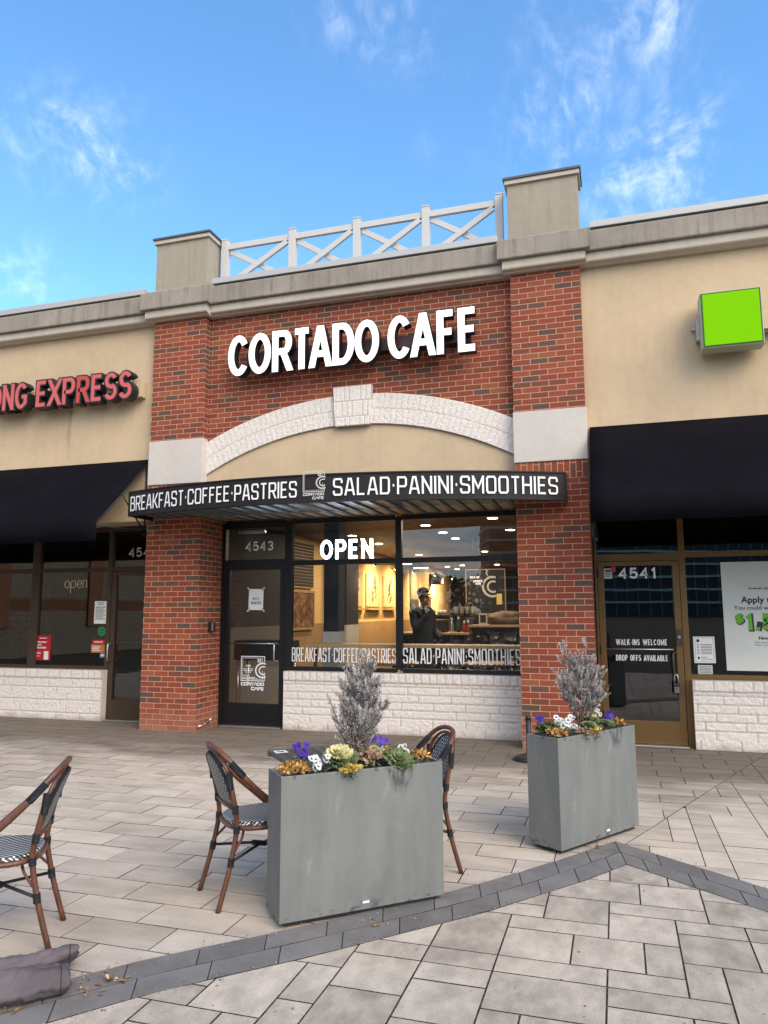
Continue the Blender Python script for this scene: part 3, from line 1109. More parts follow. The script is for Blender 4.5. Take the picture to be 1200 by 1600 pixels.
def rock_panel(name, parent, x0, x1, y, zt, uo=0.0, sides=True):
    step = 0.0115
    nx, nz = int((x1 - x0) / step), int(zt / step)
    vs, fs, gr = [], [], []
    for j in range(nz + 1):
        for i in range(nx + 1):
            x, z = x0 + (x1 - x0) * i / nx, zt * j / nz
            g_, pr = groove_fn_wall(x, z, zt, uo)
            n1 = noise.noise((x * 21, z * 30, uo)) * 0.005 + noise.noise((x * 60, z * 60, 3.1)) * 0.0025
            yy = y - pr - (n1 if g_ < .5 else -0.009)
            if i in (0, nx) or j in (0, nz):
                yy = y - pr * 0.6
            vs.append((x, yy, z))
            gr.append(g_)
    w = nx + 1
    for j in range(nz):
        for i in range(nx):
            fs.append((j * w + i, j * w + i + 1, (j + 1) * w + i + 1, (j + 1) * w + i))
    b = len(vs)
    yb = y + 0.2
    zs = zt
    vs += [(x0, y, 0), (x0, yb, 0), (x0, yb, zt), (x0, y, zt), (x1, y, 0), (x1, yb, 0), (x1, yb, zt), (x1, y, zt)]
    gr += [0.0] * 8
    fs += [(b + 1, b, b + 3, b + 2), (b + 4, b + 5, b + 6, b + 7)]
    vs += [(x0, y - .013, zt), (x1, y - .013, zt), (x1, yb, zt), (x0, yb, zt)]
    gr += [0.0] * 4
    fs += [(b + 8, b + 9, b + 10, b + 11)]
    me = bpy.data.meshes.new(name)
    me.from_pydata(vs, [], fs)
    at = me.attributes.new('groove', 'FLOAT', 'POINT')
    at.data.foreach_set('value', gr)
    me.materials.append(MAT['rock'])
    me.polygons.foreach_set('use_smooth', [True] * (nx * nz) + [False] * (len(fs) - nx * nz))
    o = bpy.data.objects.new(name, me)
    COL.objects.link(o)
    return P(o, parent)


rock_panel('low_wall', cafe, 1.79, W0 - 0.002, 0.50, 0.735, 0.0)
rock_panel('low_wall', lshop, -6.5, -0.965, 0.47, 0.69, 0.11)
rock_panel('low_wall', rshop, 6.70, 10.2, 0.48, 0.735, 0.05)

# brick pillars with stone bands
for px in (0.0, W0):
    m = MB()
    m.box(px, px + PW, 0, 0.78, -0.02, 2.98, uo=px, skip='tu')
    m.box(px, px + PW, 0, 0.78, 2.98, 3.184, uo=px, rot=True, skip='tu')
    m.box(px, px + PW, 0, 0.78, 3.184, 5.47, uo=px, skip='tu')
    pl = P(m.build('brick_pillar', 'brick'), cafe)
    m = MB()
    m.box(px - .010, px + PW + .010, -.014, 0.30, 3.182, 3.778, skip='b')
    sb_ = m.build('stone_band', 'band', bevel=.006)
    sb_.parent = pl

# recessed brick wall above the arch, stucco field below it
ACX, ACZ, RI, RM, RO = (PW + W0) / 2, -0.386, 4.21, 4.405, 4.596
m = MB()
N = 60
for i in range(N):
    xa, xb = PW + (W0 - PW) * i / N, PW + (W0 - PW) * (i + 1) / N
    za, zb_ = [ACZ + math.sqrt(4.45 ** 2 - (x - ACX) ** 2) for x in (xa, xb)]
    pts = [(xa, .12, za), (xb, .12, zb_), (xb, .12, 5.47), (xa, .12, 5.47)]
    m.face(pts, [(p[0] + .07, p[2]) for p in pts])
m.box(PW, W0, .5, .6, 2.78, 5.47, skip='lrtu')
P(m.build('brick_wall', 'brick'), cafe)
m = MB()
for i in range(N):
    xa, xb = PW + (W0 - PW) * i / N, PW + (W0 - PW) * (i + 1) / N
    za, zb_ = [ACZ + math.sqrt(4.30 ** 2 - (x - ACX) ** 2) for x in (xa, xb)]
    m.wallquad([(xa, .125, 2.74), (xb, .125, 2.74), (xb, .125, zb_), (xa, .125, za)])
m.face([(PW, .60, 2.74), (W0, .60, 2.74), (W0, .125, 2.74), (PW, .125, 2.74)])
P(m.build('stucco_panel', 'stucco'), cafe)


def rock_arch():
    vs, fs, gr = [], [], []
    nx, nr = 440, 42
    for j in range(nr + 1):
        r = RI + (RO - RI) * j / nr
        for i in range(nx + 1):
            x = PW + (W0 - PW) * i / nx
            z = ACZ + math.sqrt(r * r - (x - ACX) ** 2)
            a = math.atan2(x - ACX, z - ACZ)
            ring = 0 if r < RM else 1
            wv = 0.076 / RM
            s = a / wv + (0.37 if ring else 0.0)
            f = s - math.floor(s)
            g_ = 1.0 if (abs(r - RM) < 0.0055 or f < 0.075) else 0.0
            n1 = noise.noise((x * 30, z * 30, 2.2)) * 0.0025 + noise.noise((x * 75, z * 75, 8.0)) * 0.0015
            y_ = 0.095 - (n1 if g_ < .5 else -.004)
            vs.append((x, y_, z))
            gr.append(g_)
    w = nx + 1
    for j in range(nr):
        for i in range(nx):
            fs.append((j * w + i, j * w + i + 1, (j + 1) * w + i + 1, (j + 1) * w + i))
    nsm = len(fs)
    for j in (0, nr):
        b = len(vs)
        for i in range(nx + 1):
            v = vs[j * w + i]
            vs.append((v[0], .15, v[2]))
            gr.append(0.0)
        for i in range(nx):
            q = (j * w + i, j * w + i + 1, b + i + 1, b + i)
            fs.append(q if j else q[::-1])
    me = bpy.data.meshes.new('arch')
    me.from_pydata(vs, [], fs)
    at = me.attributes.new('groove', 'FLOAT', 'POINT')
    at.data.foreach_set('value', gr)
    me.materials.append(MAT['rock'])
    me.polygons.foreach_set('use_smooth', [True] * nsm + [False] * (len(fs) - nsm))
    o = bpy.data.objects.new('arch', me)
    COL.objects.link(o)
    return P(o, cafe)


arch = rock_arch()
# keystone: three rock-faced rows
vs, fs, gr = [], [], []
nx, nz = 58, 58
for j in range(nz + 1):
    z = 3.80 + 0.505 * j / nz
    for i in range(nx + 1):
        t = i / nx
        half = 0.226 + 0.034 * j / nz
        x = 2.878 - half + 2 * half * t
        row = 0 if z < 3.915 else (1 if z < 4.115 else 2)
        s = t * 7 + (0.5 if row == 1 else 0)
        f = s - math.floor(s)
        g_ = 1.0 if (min(abs(z - 3.915), abs(z - 4.115)) < .006 or f < .07) else 0.0
        n1 = noise.noise((x * 30, z * 30, 5.2)) * 0.0025 + noise.noise((x * 75, z * 75, 1.0)) * 0.0015
        y_ = 0.052 - (n1 if g_ < .5 else -.006)
        vs.append((x, y_, z)); gr.append(g_)
w = nx + 1
for j in range(nz):
    for i in range(nx):
        fs.append((j * w + i, j * w + i + 1, (j + 1) * w + i + 1, (j + 1) * w + i))
nsm = len(fs)
ring = [i for i in range(nx + 1)] + [j * w + nx for j in range(1, nz + 1)] + [nz * w + i for i in range(nx - 1, -1, -1)] + [j * w for j in range(nz - 1, 0, -1)]
b = len(vs)
for k in ring:
    vs.append((vs[k][0], .14, vs[k][2])); gr.append(0.0)
for k in range(len(ring)):
    l = (k + 1) % len(ring)
    fs.append((ring[l], ring[k], b + k, b + l))
me = bpy.data.meshes.new('keystone')
me.from_pydata(vs, [], fs)
me.attributes.new('groove', 'FLOAT', 'POINT').data.foreach_set('value', gr)
me.materials.append(MAT['rock'])
me.polygons.foreach_set('use_smooth', [True] * nsm + [False] * (len(fs) - nsm))
ks = bpy.data.objects.new('keystone', me)
COL.objects.link(ks)
P(ks, cafe)
ks.parent = arch
ks.matrix_parent_inverse = Matrix.Identity(4)
arch.matrix_parent_inverse = Matrix.Identity(4)

# stucco walls of the side shops
m = MB()
m.box(-6.5, 0.0, .10, .55, 2.72, 5.47, skip='rt')
P(m.build('stucco_wall', 'stucco'), lshop)
m = MB()
m.box(RX, 10.2, .10, .55, 2.72, 5.47, skip='lt')
P(m.build('stucco_wall', 'stucco'), rshop)


# cornices: lower moulding, dark upper band, metal coping
def cornice(parent, runs, coping):
    lo, hi, co = MB(), MB(), MB()
    for (x0, x1, d, l0, l1) in runs:
        lo.prism([(.5, 5.458), (.03 - d, 5.458), (.03 - d, 5.472), (-.028 - d, 5.484), (-.036 - d, 5.50), (-.040 - d, 5.590), (.5, 5.592)], l0, l1)
        hi.prism([(.5, 5.5925), (-.078 - d, 5.5925), (-.088 - d, 5.602), (-.088 - d, 5.826), (-.076 - d, 5.842), (.5, 5.842)], x0, x1)
    for (x0, x1, y0, y1) in coping:
        co.box(x0, x1, y0, y1, 5.862, 5.940)
        co.box(x0, x1, y0 + .09, y1, 5.8425, 5.862)
    c = P(lo.build('cornice', 'cornice', bevel=.004, weld=True), parent)
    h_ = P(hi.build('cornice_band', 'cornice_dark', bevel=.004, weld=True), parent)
    k = P(co.build('coping', 'flashing', bevel=.003), parent)


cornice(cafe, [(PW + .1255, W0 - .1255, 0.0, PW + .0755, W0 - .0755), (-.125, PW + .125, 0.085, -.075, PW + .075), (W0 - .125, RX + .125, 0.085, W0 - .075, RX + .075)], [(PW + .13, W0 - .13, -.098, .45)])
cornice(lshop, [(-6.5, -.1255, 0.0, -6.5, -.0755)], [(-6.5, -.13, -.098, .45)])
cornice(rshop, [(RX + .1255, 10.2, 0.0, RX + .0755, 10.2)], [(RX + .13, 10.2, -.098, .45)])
m = MB()
m.box(-6.5, 10.2, .55, 20.2, 5.30, 5.42, skip='')
tag(P(m.build('roof_deck', 'capmetal'), cafe))
m = MB()
m.box(-6.5, 10.2, 20.0, 20.2, 0, 5.30)
P(m.build('rear_wall', 'stucco'), cafe)

for px, w_ in ((-.010, .815), (W0 - .010, .825)):
    m = MB()
    m.box(px, px + w_, -.005, .34, 5.8425, 6.60, skip='u')
    pr = P(m.build('parapet_pier', 'pier', bevel=.006), cafe)
    m = MB()
    m.box(px - .028, px + w_ + .028, -.035, .372, 6.60, 6.655)
    cp = m.build('pier_trim', 'cornice', bevel=.004)
    cp.parent = pr
    m = MB()
    m.box(px - .045, px + w_ + .045, -.052, .389, 6.655, 6.685)
    cq = m.build('pier_cap', 'capmetal', bevel=.004)
    cq.parent = pr
for px in (.95, 4.02):
    m = MB()
    m.box(px, px + .8, 2.6, 3.3, 5.42, 6.62)
    m.box(px - .04, px + .84, 2.56, 3.34, 6.62, 6.70)
    P(m.build('parapet_pier', 'pier'), cafe)

# rooftop rail with crossed braces
rail = empty('roof_railing', (2.85, .30, 5.842), 0, 'white rooftop railing with crossed braces between two beige parapet piers', 'railing')
posts = [.905, 1.93, 2.86, 3.80, 4.745]
for i, x in enumerate(posts):
    m = MB()
    m.box(x - .048, x + .048, .255, .345, 5.86, 6.665)
    m.box(x - .054, x + .054, .249, .351, 6.665, 6.682)
    P(m.build('post', 'vinyl', bevel=.004), rail)
for a, b in zip(posts[:-1], posts[1:]):
    xa, xb = a + .048, b - .048
    m = MB()
    m.box(xa, xb, .275, .325, 6.53, 6.61)
    P(m.build('top_rail', 'vinyl', bevel=.004), rail)
    m = MB()
    m.box(xa, xb, .275, .325, 5.90, 5.98)
    P(m.build('bottom_rail', 'vinyl', bevel=.004), rail)
    for s_, yy in ((1, .268), (-1, .312)):
        za, zb_ = (5.99, 6.52) if s_ > 0 else (6.52, 5.99)
        v = Vector((xb - xa, 0, zb_ - za))
        d = v.normalized()
        m = MB()
        m.obox(((xa + xb) / 2, yy + .01, (za + zb_) / 2), [d, (0, 1, 0), d.cross(Vector((0, 1, 0)))], v.length / 2 - .03, .019, .036)
        P(m.build('brace', 'vinyl', bevel=.003), rail)

# ------------------------------------------------------------------ shop fronts
def bars(parent, name, mat, lst, y0=.585, y1=.66):
    m = MB()
    for i, (x0, x1, z0, z1) in enumerate(lst):
        vert = (z1 - z0) > (x1 - x0)
        e = .0 if vert else .003
        m.box(x0, x1, y0 + e, y1 - e, z0, z1)
    return P(m.build(name, mat, bevel=.003), parent)


def pane(parent, x0, x1, z0, z1, y=GY, mat='glass', name='pane', root=None):
    m = MB()
    m.face([(x0, y, z0), (x1, y, z0), (x1, y, z1), (x0, y, z1)])
    o = m.build(name, mat)
    o.parent = parent
    r_ = root or parent
    o.matrix_parent_inverse = Matrix.Identity(4)
    return o


def front(parent, mat, glass, window_bars, window_panes, door_head, door, tints=None):
    """frame with panes, and one glazed door"""
    fr = bars(parent, 'window', mat, window_bars)
    fr.matrix_parent_inverse = Matrix.Translation(-parent.location)
    for (x0, x1, z0, z1) in window_panes:
        pane(fr, x0, x1, z0, z1, mat=glass)
    x0, x1, z1, gx0, gx1, gz0, gz1 = door
    m = MB()
    m.box(x0, gx0, .59, .645, .02, z1)
    m.box(gx1, x1, .59, .645, .02, z1)
    m.box(gx0, gx1, .592, .643, .02, gz0)
    m.box(gx0, gx1, .592, .643, gz1, z1)
    d = P(m.build('door', mat, bevel=.003), parent)
    pane(d, gx0, gx1, gz0, gz1, mat=glass, name='glass')
    return fr, d


# cafe
cf, cd = front(cafe, 'black_metal', 'glass',
               [(PW + .001, .86, .0, 2.70), (1.745, 1.85, .0, 2.70), (3.28, 3.36, .775, 2.70), (4.835, W0 - .001, .735, 2.70),
                (.86, 1.745, 2.62, 2.72), (1.85, 3.28, 2.655, 2.72), (3.36, 4.835, 2.655, 2.72),
                (.86, 1.745, 2.105, 2.195), (1.85, 3.28, 2.105, 2.17), (3.36, 4.835, 2.105, 2.17),
                (1.85, 3.28, .737, .79), (3.36, 4.835, .737, .79)],
               [(.86, 1.745, 2.195, 2.62), (1.85, 3.28, 2.17, 2.655), (3.36, 4.835, 2.17, 2.655), (1.85, 3.28, .79, 2.105), (3.36, 4.835, .79, 2.105)],
               None, (.866, 1.739, 2.10, .93, 1.68, .30, 2.055))
lf, ld = front(lshop, 'bronze_dark_shade', 'glass_dark',
               [(-1.03, -.965, .0, 2.72), (-2.37, -2.23, .74, 2.72), (-4.1, -3.97, .74, 2.72), (-.045, -.001, .0, 2.72),
                (-.965, -.045, 2.08, 2.145), (-2.23, -1.03, 2.08, 2.14), (-3.97, -2.37, 2.08, 2.14), (-6.5, -4.1, 2.08, 2.14),
                (-.965, -.045, 2.66, 2.72), (-2.23, -1.03, 2.66, 2.72), (-3.97, -2.37, 2.66, 2.72), (-6.5, -4.1, 2.66, 2.72),
                (-6.5, -1.03, .692, .74)],
               [(-.965, -.045, 2.145, 2.66), (-2.23, -1.03, 2.14, 2.66), (-3.97, -2.37, 2.14, 2.66), (-6.5, -4.1, 2.14, 2.66),
                (-2.23, -1.03, .74, 2.08), (-3.97, -2.37, .74, 2.08), (-6.5, -4.1, .74, 2.08)],
               None, (-.96, -.05, 2.075, -.885, -.12, .28, 2.02))
rf, rd = front(rshop, 'bronze', 'glass_dark',
               [(RX + .012, 5.735, .0, 2.72), (6.635, 6.70, .0, 2.72), (8.4, 8.48, .79, 2.72),
                (5.735, 6.635, 2.065, 2.15), (6.70, 8.4, 2.095, 2.155), (8.48, 10.2, 2.095, 2.155),
                (5.735, 6.635, 2.66, 2.72), (6.70, 8.4, 2.66, 2.72), (8.48, 10.2, 2.66, 2.72),
                (6.70, 10.2, .738, .79)],
               [(5.735, 6.635, 2.15, 2.66), (6.70, 8.4, 2.155, 2.66), (8.48, 10.2, 2.155, 2.66), (6.70, 8.4, .79, 2.095), (8.48, 10.2, .79, 2.095)],
               None, (5.74, 6.63, 2.06, 5.81, 6.56, .27, 2.01))
for dd, parent, x0, x1, xh, z in ((cd, cafe, .93, 1.60, 1.64, 1.075), (ld, lshop, -.885, -.12, -.92, 1.08), (rd, rshop, 5.81, 6.56, 6.535, 1.055)):
    pass


def sub(o, par):
    o.parent = par
    o.matrix_parent_inverse = Matrix.Identity(4)
    return o


# thresholds
m = MB(); m.box(.86, 1.745, .50, .75, .0, .018); P(m.build('threshold', 'steel', bevel=.003), cafe)
m = MB(); m.box(-.965, -.045, .50, .75, .0, .018); P(m.build('threshold', 'steel', bevel=.003), lshop)
m = MB(); m.box(5.735, 6.635, .48, .75, .0, .018); P(m.build('threshold', 'steel', bevel=.003), rshop)

# door hardware
def pull(door, x, z0, z1, mat, r=.011, out=.075):
    m = MB()
    y0, y1 = .588, .588 - out
    c = .03
    m.tube([(x, y0, z1), (x, y1 + c, z1), (x, y1 + c * .3, z1 - c * .3), (x, y1, z1 - c), (x, y1, z0 + c), (x, y1 + c * .3, z0 + c * .3), (x, y1 + c, z0), (x, y0, z0)], r, 10)
    sub(m.build('handle', mat), door)


pull(cd, 1.655, .855, 1.085, 'steel', .009, .10)
pull(ld, -.925, .82, 1.06, 'steel')
m = MB(); m.tube([(.93, .655, 1.075), (1.66, .655, 1.075)], .009, 8); sub(m.build('push_bar', 'steel'), cd)
m = MB(); m.tube([(-.885, .66, 1.06), (-.12, .66, 1.06)], .009, 8); sub(m.build('push_bar', 'bronze'), ld)
m = MB(); m.tube([(5.81, .58, 1.06), (6.53, .58, 1.06)], .008, 8); sub(m.build('push_bar', 'steel'), rd)
m = MB()
m.tube([(6.555, .588, 1.035), (6.53, .53, 1.035), (6.515, .51, 1.0), (6.515, .51, .80), (6.53, .53, .77), (6.575, .588, .77)], .012, 10)
sub(m.build('handle', 'bronze_dark_shade'), rd)
m = MB(); m.box(6.565, 6.625, .575, .589, 1.10, 1.29); sub(m.build('lock_plate', 'bronze_dark_shade', bevel=.004), rd)
m = MB(); m.lathe([(.016, .0), (.016, .012), (.010, .016)], (6.595, .560, 1.20), 14, axis='y'); sub(m.build('lock_cylinder', 'steel'), rd)
for z in (.32, 1.05, 1.93):
    m = MB(); m.box(5.737, 5.752, .570, .589, z - .05, z + .05); sub(m.build('hinge', 'black', bevel=.003), rd)
m = MB(); m.box(1.00, 1.40, .66, .72, 2.56, 2.605); sub(m.build('door_closer', 'steel', bevel=.006), cd)

# lock box hanging from the bronze door's handle
lk = empty('key_lock_box', (6.535, .50, .60), 0, 'small dark key lock box hanging on the handle of the bronze door', 'lock box')
m = MB(); m.box(6.50, 6.57, .475, .510, .575, .70); P(m.build('case', 'black', bevel=.008), lk)
m = MB(); m.tube([(6.515, .493, .69), (6.515, .493, .77), (6.525, .493, .79), (6.545, .493, .79), (6.555, .493, .77), (6.555, .493, .69)], .006, 8); P(m.build('shackle', 'steel'), lk)
m = MB()
for i in range(3):
    for j in range(3):
        m.box(6.512 + i * .018, 6.522 + i * .018, .472, .476, .60 + j * .022, .613 + j * .022)
P(m.build('keypad', 'steel'), lk)

# card reader on the left brick pillar's inner side
cr = empty('wall_box', (PW, .33, 1.24), 0, 'small black wall box with steel edge on side of left brick pillar', 'wall box')
m = MB(); m.box(PW + .001, PW + .055, .27, .375, 1.235, 1.365); P(m.build('housing', 'black', bevel=.008), cr)
m = MB(); m.box(PW + .05, PW + .062, .272, .30, 1.25, 1.35); P(m.build('cover_strip', 'steel', bevel=.003), cr)
# short pipe stub at the foot of that pillar
sp_ = MB()
sp_.tube([(PW + .0, .30, .11), (PW + .05, .24, .10), (PW + .055, .12, .075), (PW + .03, .04, .06)], .011, 8)
sp_.lathe([(.022, 0), (.022, .03), (.014, .045)], (PW + .05, .30, .09), 10)
tag(sp_.build('hose_tap', 'steel'), 'small bent tap pipe at foot of left brick pillar beside black door', 'tap')

# ------------------------------------------------------------------ canopy over the cafe front (bowed fascia)
CA, CM, CB = Vector((.10, -.53)), Vector((2.65, -.945)), Vector((5.455, -.19))


def circ(a, b, c):
    d = 2 * (a.x * (b.y - c.y) + b.x * (c.y - a.y) + c.x * (a.y - b.y))
    ux = (a.length_squared * (b.y - c.y) + b.length_squared * (c.y - a.y) + c.length_squared * (a.y - b.y)) / d
    uy = (a.length_squared * (c.x - b.x) + b.length_squared * (a.x - c.x) + c.length_squared * (b.x - a.x)) / d
    return Vector((ux, uy))


CC = circ(CA, CM, CB)
CR = (CA - CC).length
A0 = math.atan2(CA.y - CC.y, CA.x - CC.x)
A1 = math.atan2(CB.y - CC.y, CB.x - CC.x)
CLEN = CR * (A1 - A0)


def canopy_at(s, out=0.0):
    a = A0 + s / CR
    return (CC.x + (CR + out) * math.cos(a), CC.y + (CR + out) * math.sin(a))


def canopy_fn(p):
    x, y = canopy_at(p[0], .012 - p[1])
    return (x, y, p[2])


can = empty('entrance_canopy', (2.85, 0, 2.70), 0, 'dark bowed metal canopy over the cafe front with white menu lettering', 'canopy')
m = MB()
n = 48
for i in range(n):
    a, b = CLEN * i / n, CLEN * (i + 1) / n
    for z0, z1, o_ in ((2.712, 2.995, 0.0),):
        pa, pb = canopy_at(a), canopy_at(b)
        m.face([(pa[0], pa[1], z0), (pb[0], pb[1], z0), (pb[0], pb[1], z1), (pa[0], pa[1], z1)], smooth=True)
    for z0, z1 in ((2.695, 2.712), (2.995, 3.01)):
        qa, qb = canopy_at(a, .012), canopy_at(b, .012)
        m.face([(qa[0], qa[1], z0), (qb[0], qb[1], z0), (qb[0], qb[1], z1), (qa[0], qa[1], z1)], smooth=True)
        zz = z0 if z0 > 2.9 else z1
        q = [(pa[0], pa[1], zz), (pb[0], pb[1], zz), (qb[0], qb[1], zz), (qa[0], qa[1], zz)]
        m.face(q)
    qa, qb = canopy_at(a, .012), canopy_at(b, .012)
    ra, rb = canopy_at(a, -.05), canopy_at(b, -.05)
    m.face([(qb[0], qb[1], 2.695), (qa[0], qa[1], 2.695), (ra[0], ra[1], 2.695), (rb[0], rb[1], 2.695)])
    m.face([(qa[0], qa[1], 3.01), (qb[0], qb[1], 3.01), (qb[0], .09, 3.03), (qa[0], .09, 3.03)])
for s in (0, CLEN):
    q = canopy_at(s, .012)
    yb = -.015
    x_ = q[0]
    m.box(x_ - .006, x_ + .006, q[1] + .001, yb, 2.695, 3.01)
P(m.build('fascia', 'fascia'), can)
# ribbed soffit, ribs running from front to wall
m = MB()
step = .19
xr = canopy_at(0)[0] + .006
xe = canopy_at(CLEN)[0] - .006


def yfront(x):
    return CC.y - math.sqrt((CR - .05) ** 2 - (x - CC.x) ** 2)


def yback(x):
    return -.004 if (x < PW or x > W0) else .585


x = xr
while x < xe - .01:
    x2 = min(x + step, xe)
    prof = [(0, 2.748), (.55, 2.748), (.62, 2.722), (.93, 2.722), (1.0, 2.748)]
    for (ta, za), (tb, zb_) in zip(prof[:-1], prof[1:]):
        xa, xb = x + (x2 - x) * ta, x + (x2 - x) * tb
        if abs(xa - xb) < 1e-4: continue
        yb = min(yback(xa + .001), yback(xb - .001))
        m.face([(xa, yb, za), (xb, yb, zb_), (xb, yfront(xb), zb_), (xa, yfront(xa), za)])
    x = x2
P(m.build('soffit', 'soffit'), can)
m = MB()
stroke_text(m, 'BREAKFAST.COFFEE.PASTRIES', .045, 2.755, .185, 2.50, .0195, -.002, canopy_fn, gap=.46)
P(m.build('lettering', 'white_sign'), can)
m = MB()
stroke_text(m, 'SALAD.PANINI.SMOOTHIES', 2.965, 2.755, .195, 2.475, .0215, -.002, canopy_fn, gap=.46)
P(m.build('lettering', 'white_sign'), can)
m = MB()
cup_logo(m, 2.62, 2.728, .245, canopy_fn, -.002)
P(m.build('cup_emblem', 'grey_sign'), can)

# ------------------------------------------------------------------ sloped fabric awnings of the side shops
def awning(x0, x1, label, open_end):
    root = empty('awning', ((x0 + x1) / 2, .1, 2.4), 0, label, 'awning', 'navy fabric awnings over the side shops')
    yt, zt, yf, zf, zv = .085, 3.56, -.93, 2.595, 2.36
    m = MB()
    nx = 24
    for i in range(nx):
        xa, xb = x0 + (x1 - x0) * i / nx, x0 + (x1 - x0) * (i + 1) / nx
        ny = 8
        for j in range(ny):
            t0, t1 = j / ny, (j + 1) / ny
            sag = lambda t, x: -.018 * math.sin(math.pi * t) * (0.6 + .4 * math.cos((x - x0) * 3.4))
            q = lambda t, x: (x, yt + (yf - yt) * t, zt + (zf - zt) * t + sag(t, x))
            m.face([q(t1, xa), q(t1, xb), q(t0, xb), q(t0, xa)], smooth=True)
        wob = lambda x, k: yf + .006 * math.sin(x * 5.1) * k
        m.face([(xa, wob(xa, 1), zv + .004 * math.sin(xa * 7)), (xb, wob(xb, 1), zv + .004 * math.sin(xb * 7)), (xb, yf, zf), (xa, yf, zf)], smooth=True)
    o = m.build('fabric', 'awning', weld=True)
    md = o.modifiers.new('thickness', 'SOLIDIFY')
    md.thickness = .006
    P(o, root)
    fm = MB()
    xs = [x0 + .02, x1 - .02] + [x0 + (x1 - x0) * k / 3 for k in (1, 2)]
    for x in xs:
        fm.tube([(x, .08, 3.50), (x, -.91, 2.56)], .013, 8)
        fm.tube([(x, .08, 2.56), (x, -.91, 2.56)], .013, 8)
        fm.tube([(x, .08, 2.50), (x, .08, 3.52)], .013, 8)
        fm.tube([(x, .08, 2.56), (x, -.42, 3.0)], .010, 8)
        fm.tube([(x, -.91, 2.57), (x, -.91, 2.37)], .010, 8)
    for y_, z_ in ((-.91, 2.56), (-.42, 3.005), (-.91, 2.38), (.08, 3.49)):
        fm.tube([(x0 + .02, y_, z_), (x1 - .02, y_, z_)], .012, 8)
    P(fm.build('frame', 'black'), root)
    return root


awning(-6.4, -.075, 'sloped navy fabric awning left of the cafe, its open end showing black frame bars', 1)
awning(RX + .035, 10.2, 'sloped navy fabric awning over the golden bronze door right of the cafe', 0)

# ------------------------------------------------------------------ channel letter signs
KERN = {'CO': -.05, 'OR': .02, 'RT': -.05, 'TA': -.13, 'AD': .0, 'DO': -.02, 'CA': -.06, 'AF': .02, 'FE': .02, 'EX': -.03, 'XP': -.02}


def channel_letters(parent, body, x0, z0, h, width, t, y, depth, face, side, gap=.25):
    for i, ch in enumerate(body):
        if ch == ' ':
            continue
        m = MB()
        stroke_text(m, body, x0, z0, h, width, t, y, gap=gap, font=GS, kern=KERN, only=i, depth=depth)
        P(m.build('letter', [face[i % len(face)] if isinstance(face, (list, tuple)) else face, side]), parent)


big_sign = empty('channel_letter_sign', (2.87, .1, 4.5), 0, 'large lit white letters spelling CORTADO CAFE on the red brick wall', 'sign')
m = MB(); m.box(1.42, 4.40, -.005, .118, 4.70, 4.86); P(m.build('raceway', PBR('dark_brown_raceway', (0.045, 0.014, 0.012), .5), bevel=.004), big_sign)
channel_letters(big_sign, 'CORTADO', 1.225, 4.530, .545, 2.07, .086, -.13, .125, 'letter_lit', 'black', gap=.275)
channel_letters(big_sign, 'CAFE', 3.405, 4.530, .545, 1.118, .086, -.13, .125, 'letter_lit', 'black', gap=.275)

red_sign = empty('channel_letter_sign', (-1.6, .1, 4.45), 0, 'dull red block letters in black rims reading EXPRESS on left beige wall', 'sign')
m = MB(); m.box(-4.5, -.165, -.01, .098, 4.43, 4.66); P(m.build('raceway', 'stucco', bevel=.004), red_sign)
# black cans first, a thinner red face in front of each
RED = ['red_face', 'red_face', 'red_face', 'red_face_b']
channel_letters(red_sign, 'EXPRESS', -1.830, 4.360, .420, 1.625, .094, -.15, .135, 'black', 'black', gap=.30)
channel_letters(red_sign, 'EXPRESS', -1.810, 4.380, .380, 1.585, .054, -.1540, .003, RED, 'red_face', gap=.30)
channel_letters(red_sign, 'ONG', -2.665, 4.360, .420, .72, .094, -.15, .135, 'black', 'black', gap=.30)
channel_letters(red_sign, 'ONG', -2.645, 4.380, .380, .68, .054, -.1540, .003, 'red_face', 'red_face', gap=.30)

gs = empty('box_sign', (7.22, .1, 4.25), 0, 'bright green square box sign on the right beige wall', 'sign')
m = MB(); m.box(6.932, 7.530, -.195, .02, 4.258, 4.872); P(m.build('case', PBR('green_sign_case', (0.42, 0.47, 0.36), .5), bevel=.004), gs)
m = MB(); m.box(6.940, 7.522, -.201, -.193, 4.266, 4.864); P(m.build('rim', PBR('dark_green_rim', (0.02, 0.07, 0.004), .5), bevel=.002), gs)
m = MB(); m.box(6.955, 7.507, -.206, -.2005, 4.281, 4.849); P(m.build('face', 'green_lit', bevel=.002), gs)
m = MB(); m.box(6.90, 6.95, .0, .098, 4.42, 4.66); m.tube([(6.925, .05, 4.56), (6.88, .06, 4.57), (6.86, .09, 4.58)], .015, 8); P(m.build('bracket', 'flashing', bevel=.003), gs)
m = MB(); m.box(7.545, 9.6, -.02, .098, 4.46, 4.66); P(m.build('raceway', 'stucco', bevel=.004), gs)
m = MB(); m.box(7.545, 9.6, -.0235, -.0205, 4.455, 4.47); P(m.build('raceway_edge', 'black'), gs)

# ------------------------------------------------------------------ things stuck on the glass
def flat_sheet(x0, x1, z0, z1, y, mat, mb=None, th=.0025, tilt=0.0):
    m = mb or MB()
    c, s_ = math.cos(tilt), math.sin(tilt)
    cx_, cz_ = (x0 + x1) / 2, (z0 + z1) / 2
    Q = []
    for yy in (y, y - th):
        Q.append([(cx_ + (a - cx_) * c - (b - cz_) * s_, yy, cz_ + (a - cx_) * s_ + (b - cz_) * c) for a, b in ((x0, z0), (x1, z0), (x1, z1), (x0, z1))])
    m.face(Q[1])
    m.face(Q[0][::-1])
    for i in range(4):
        j = (i + 1) % 4
        m.face([Q[0][i], Q[0][j], Q[1][j], Q[1][i]])
    return m


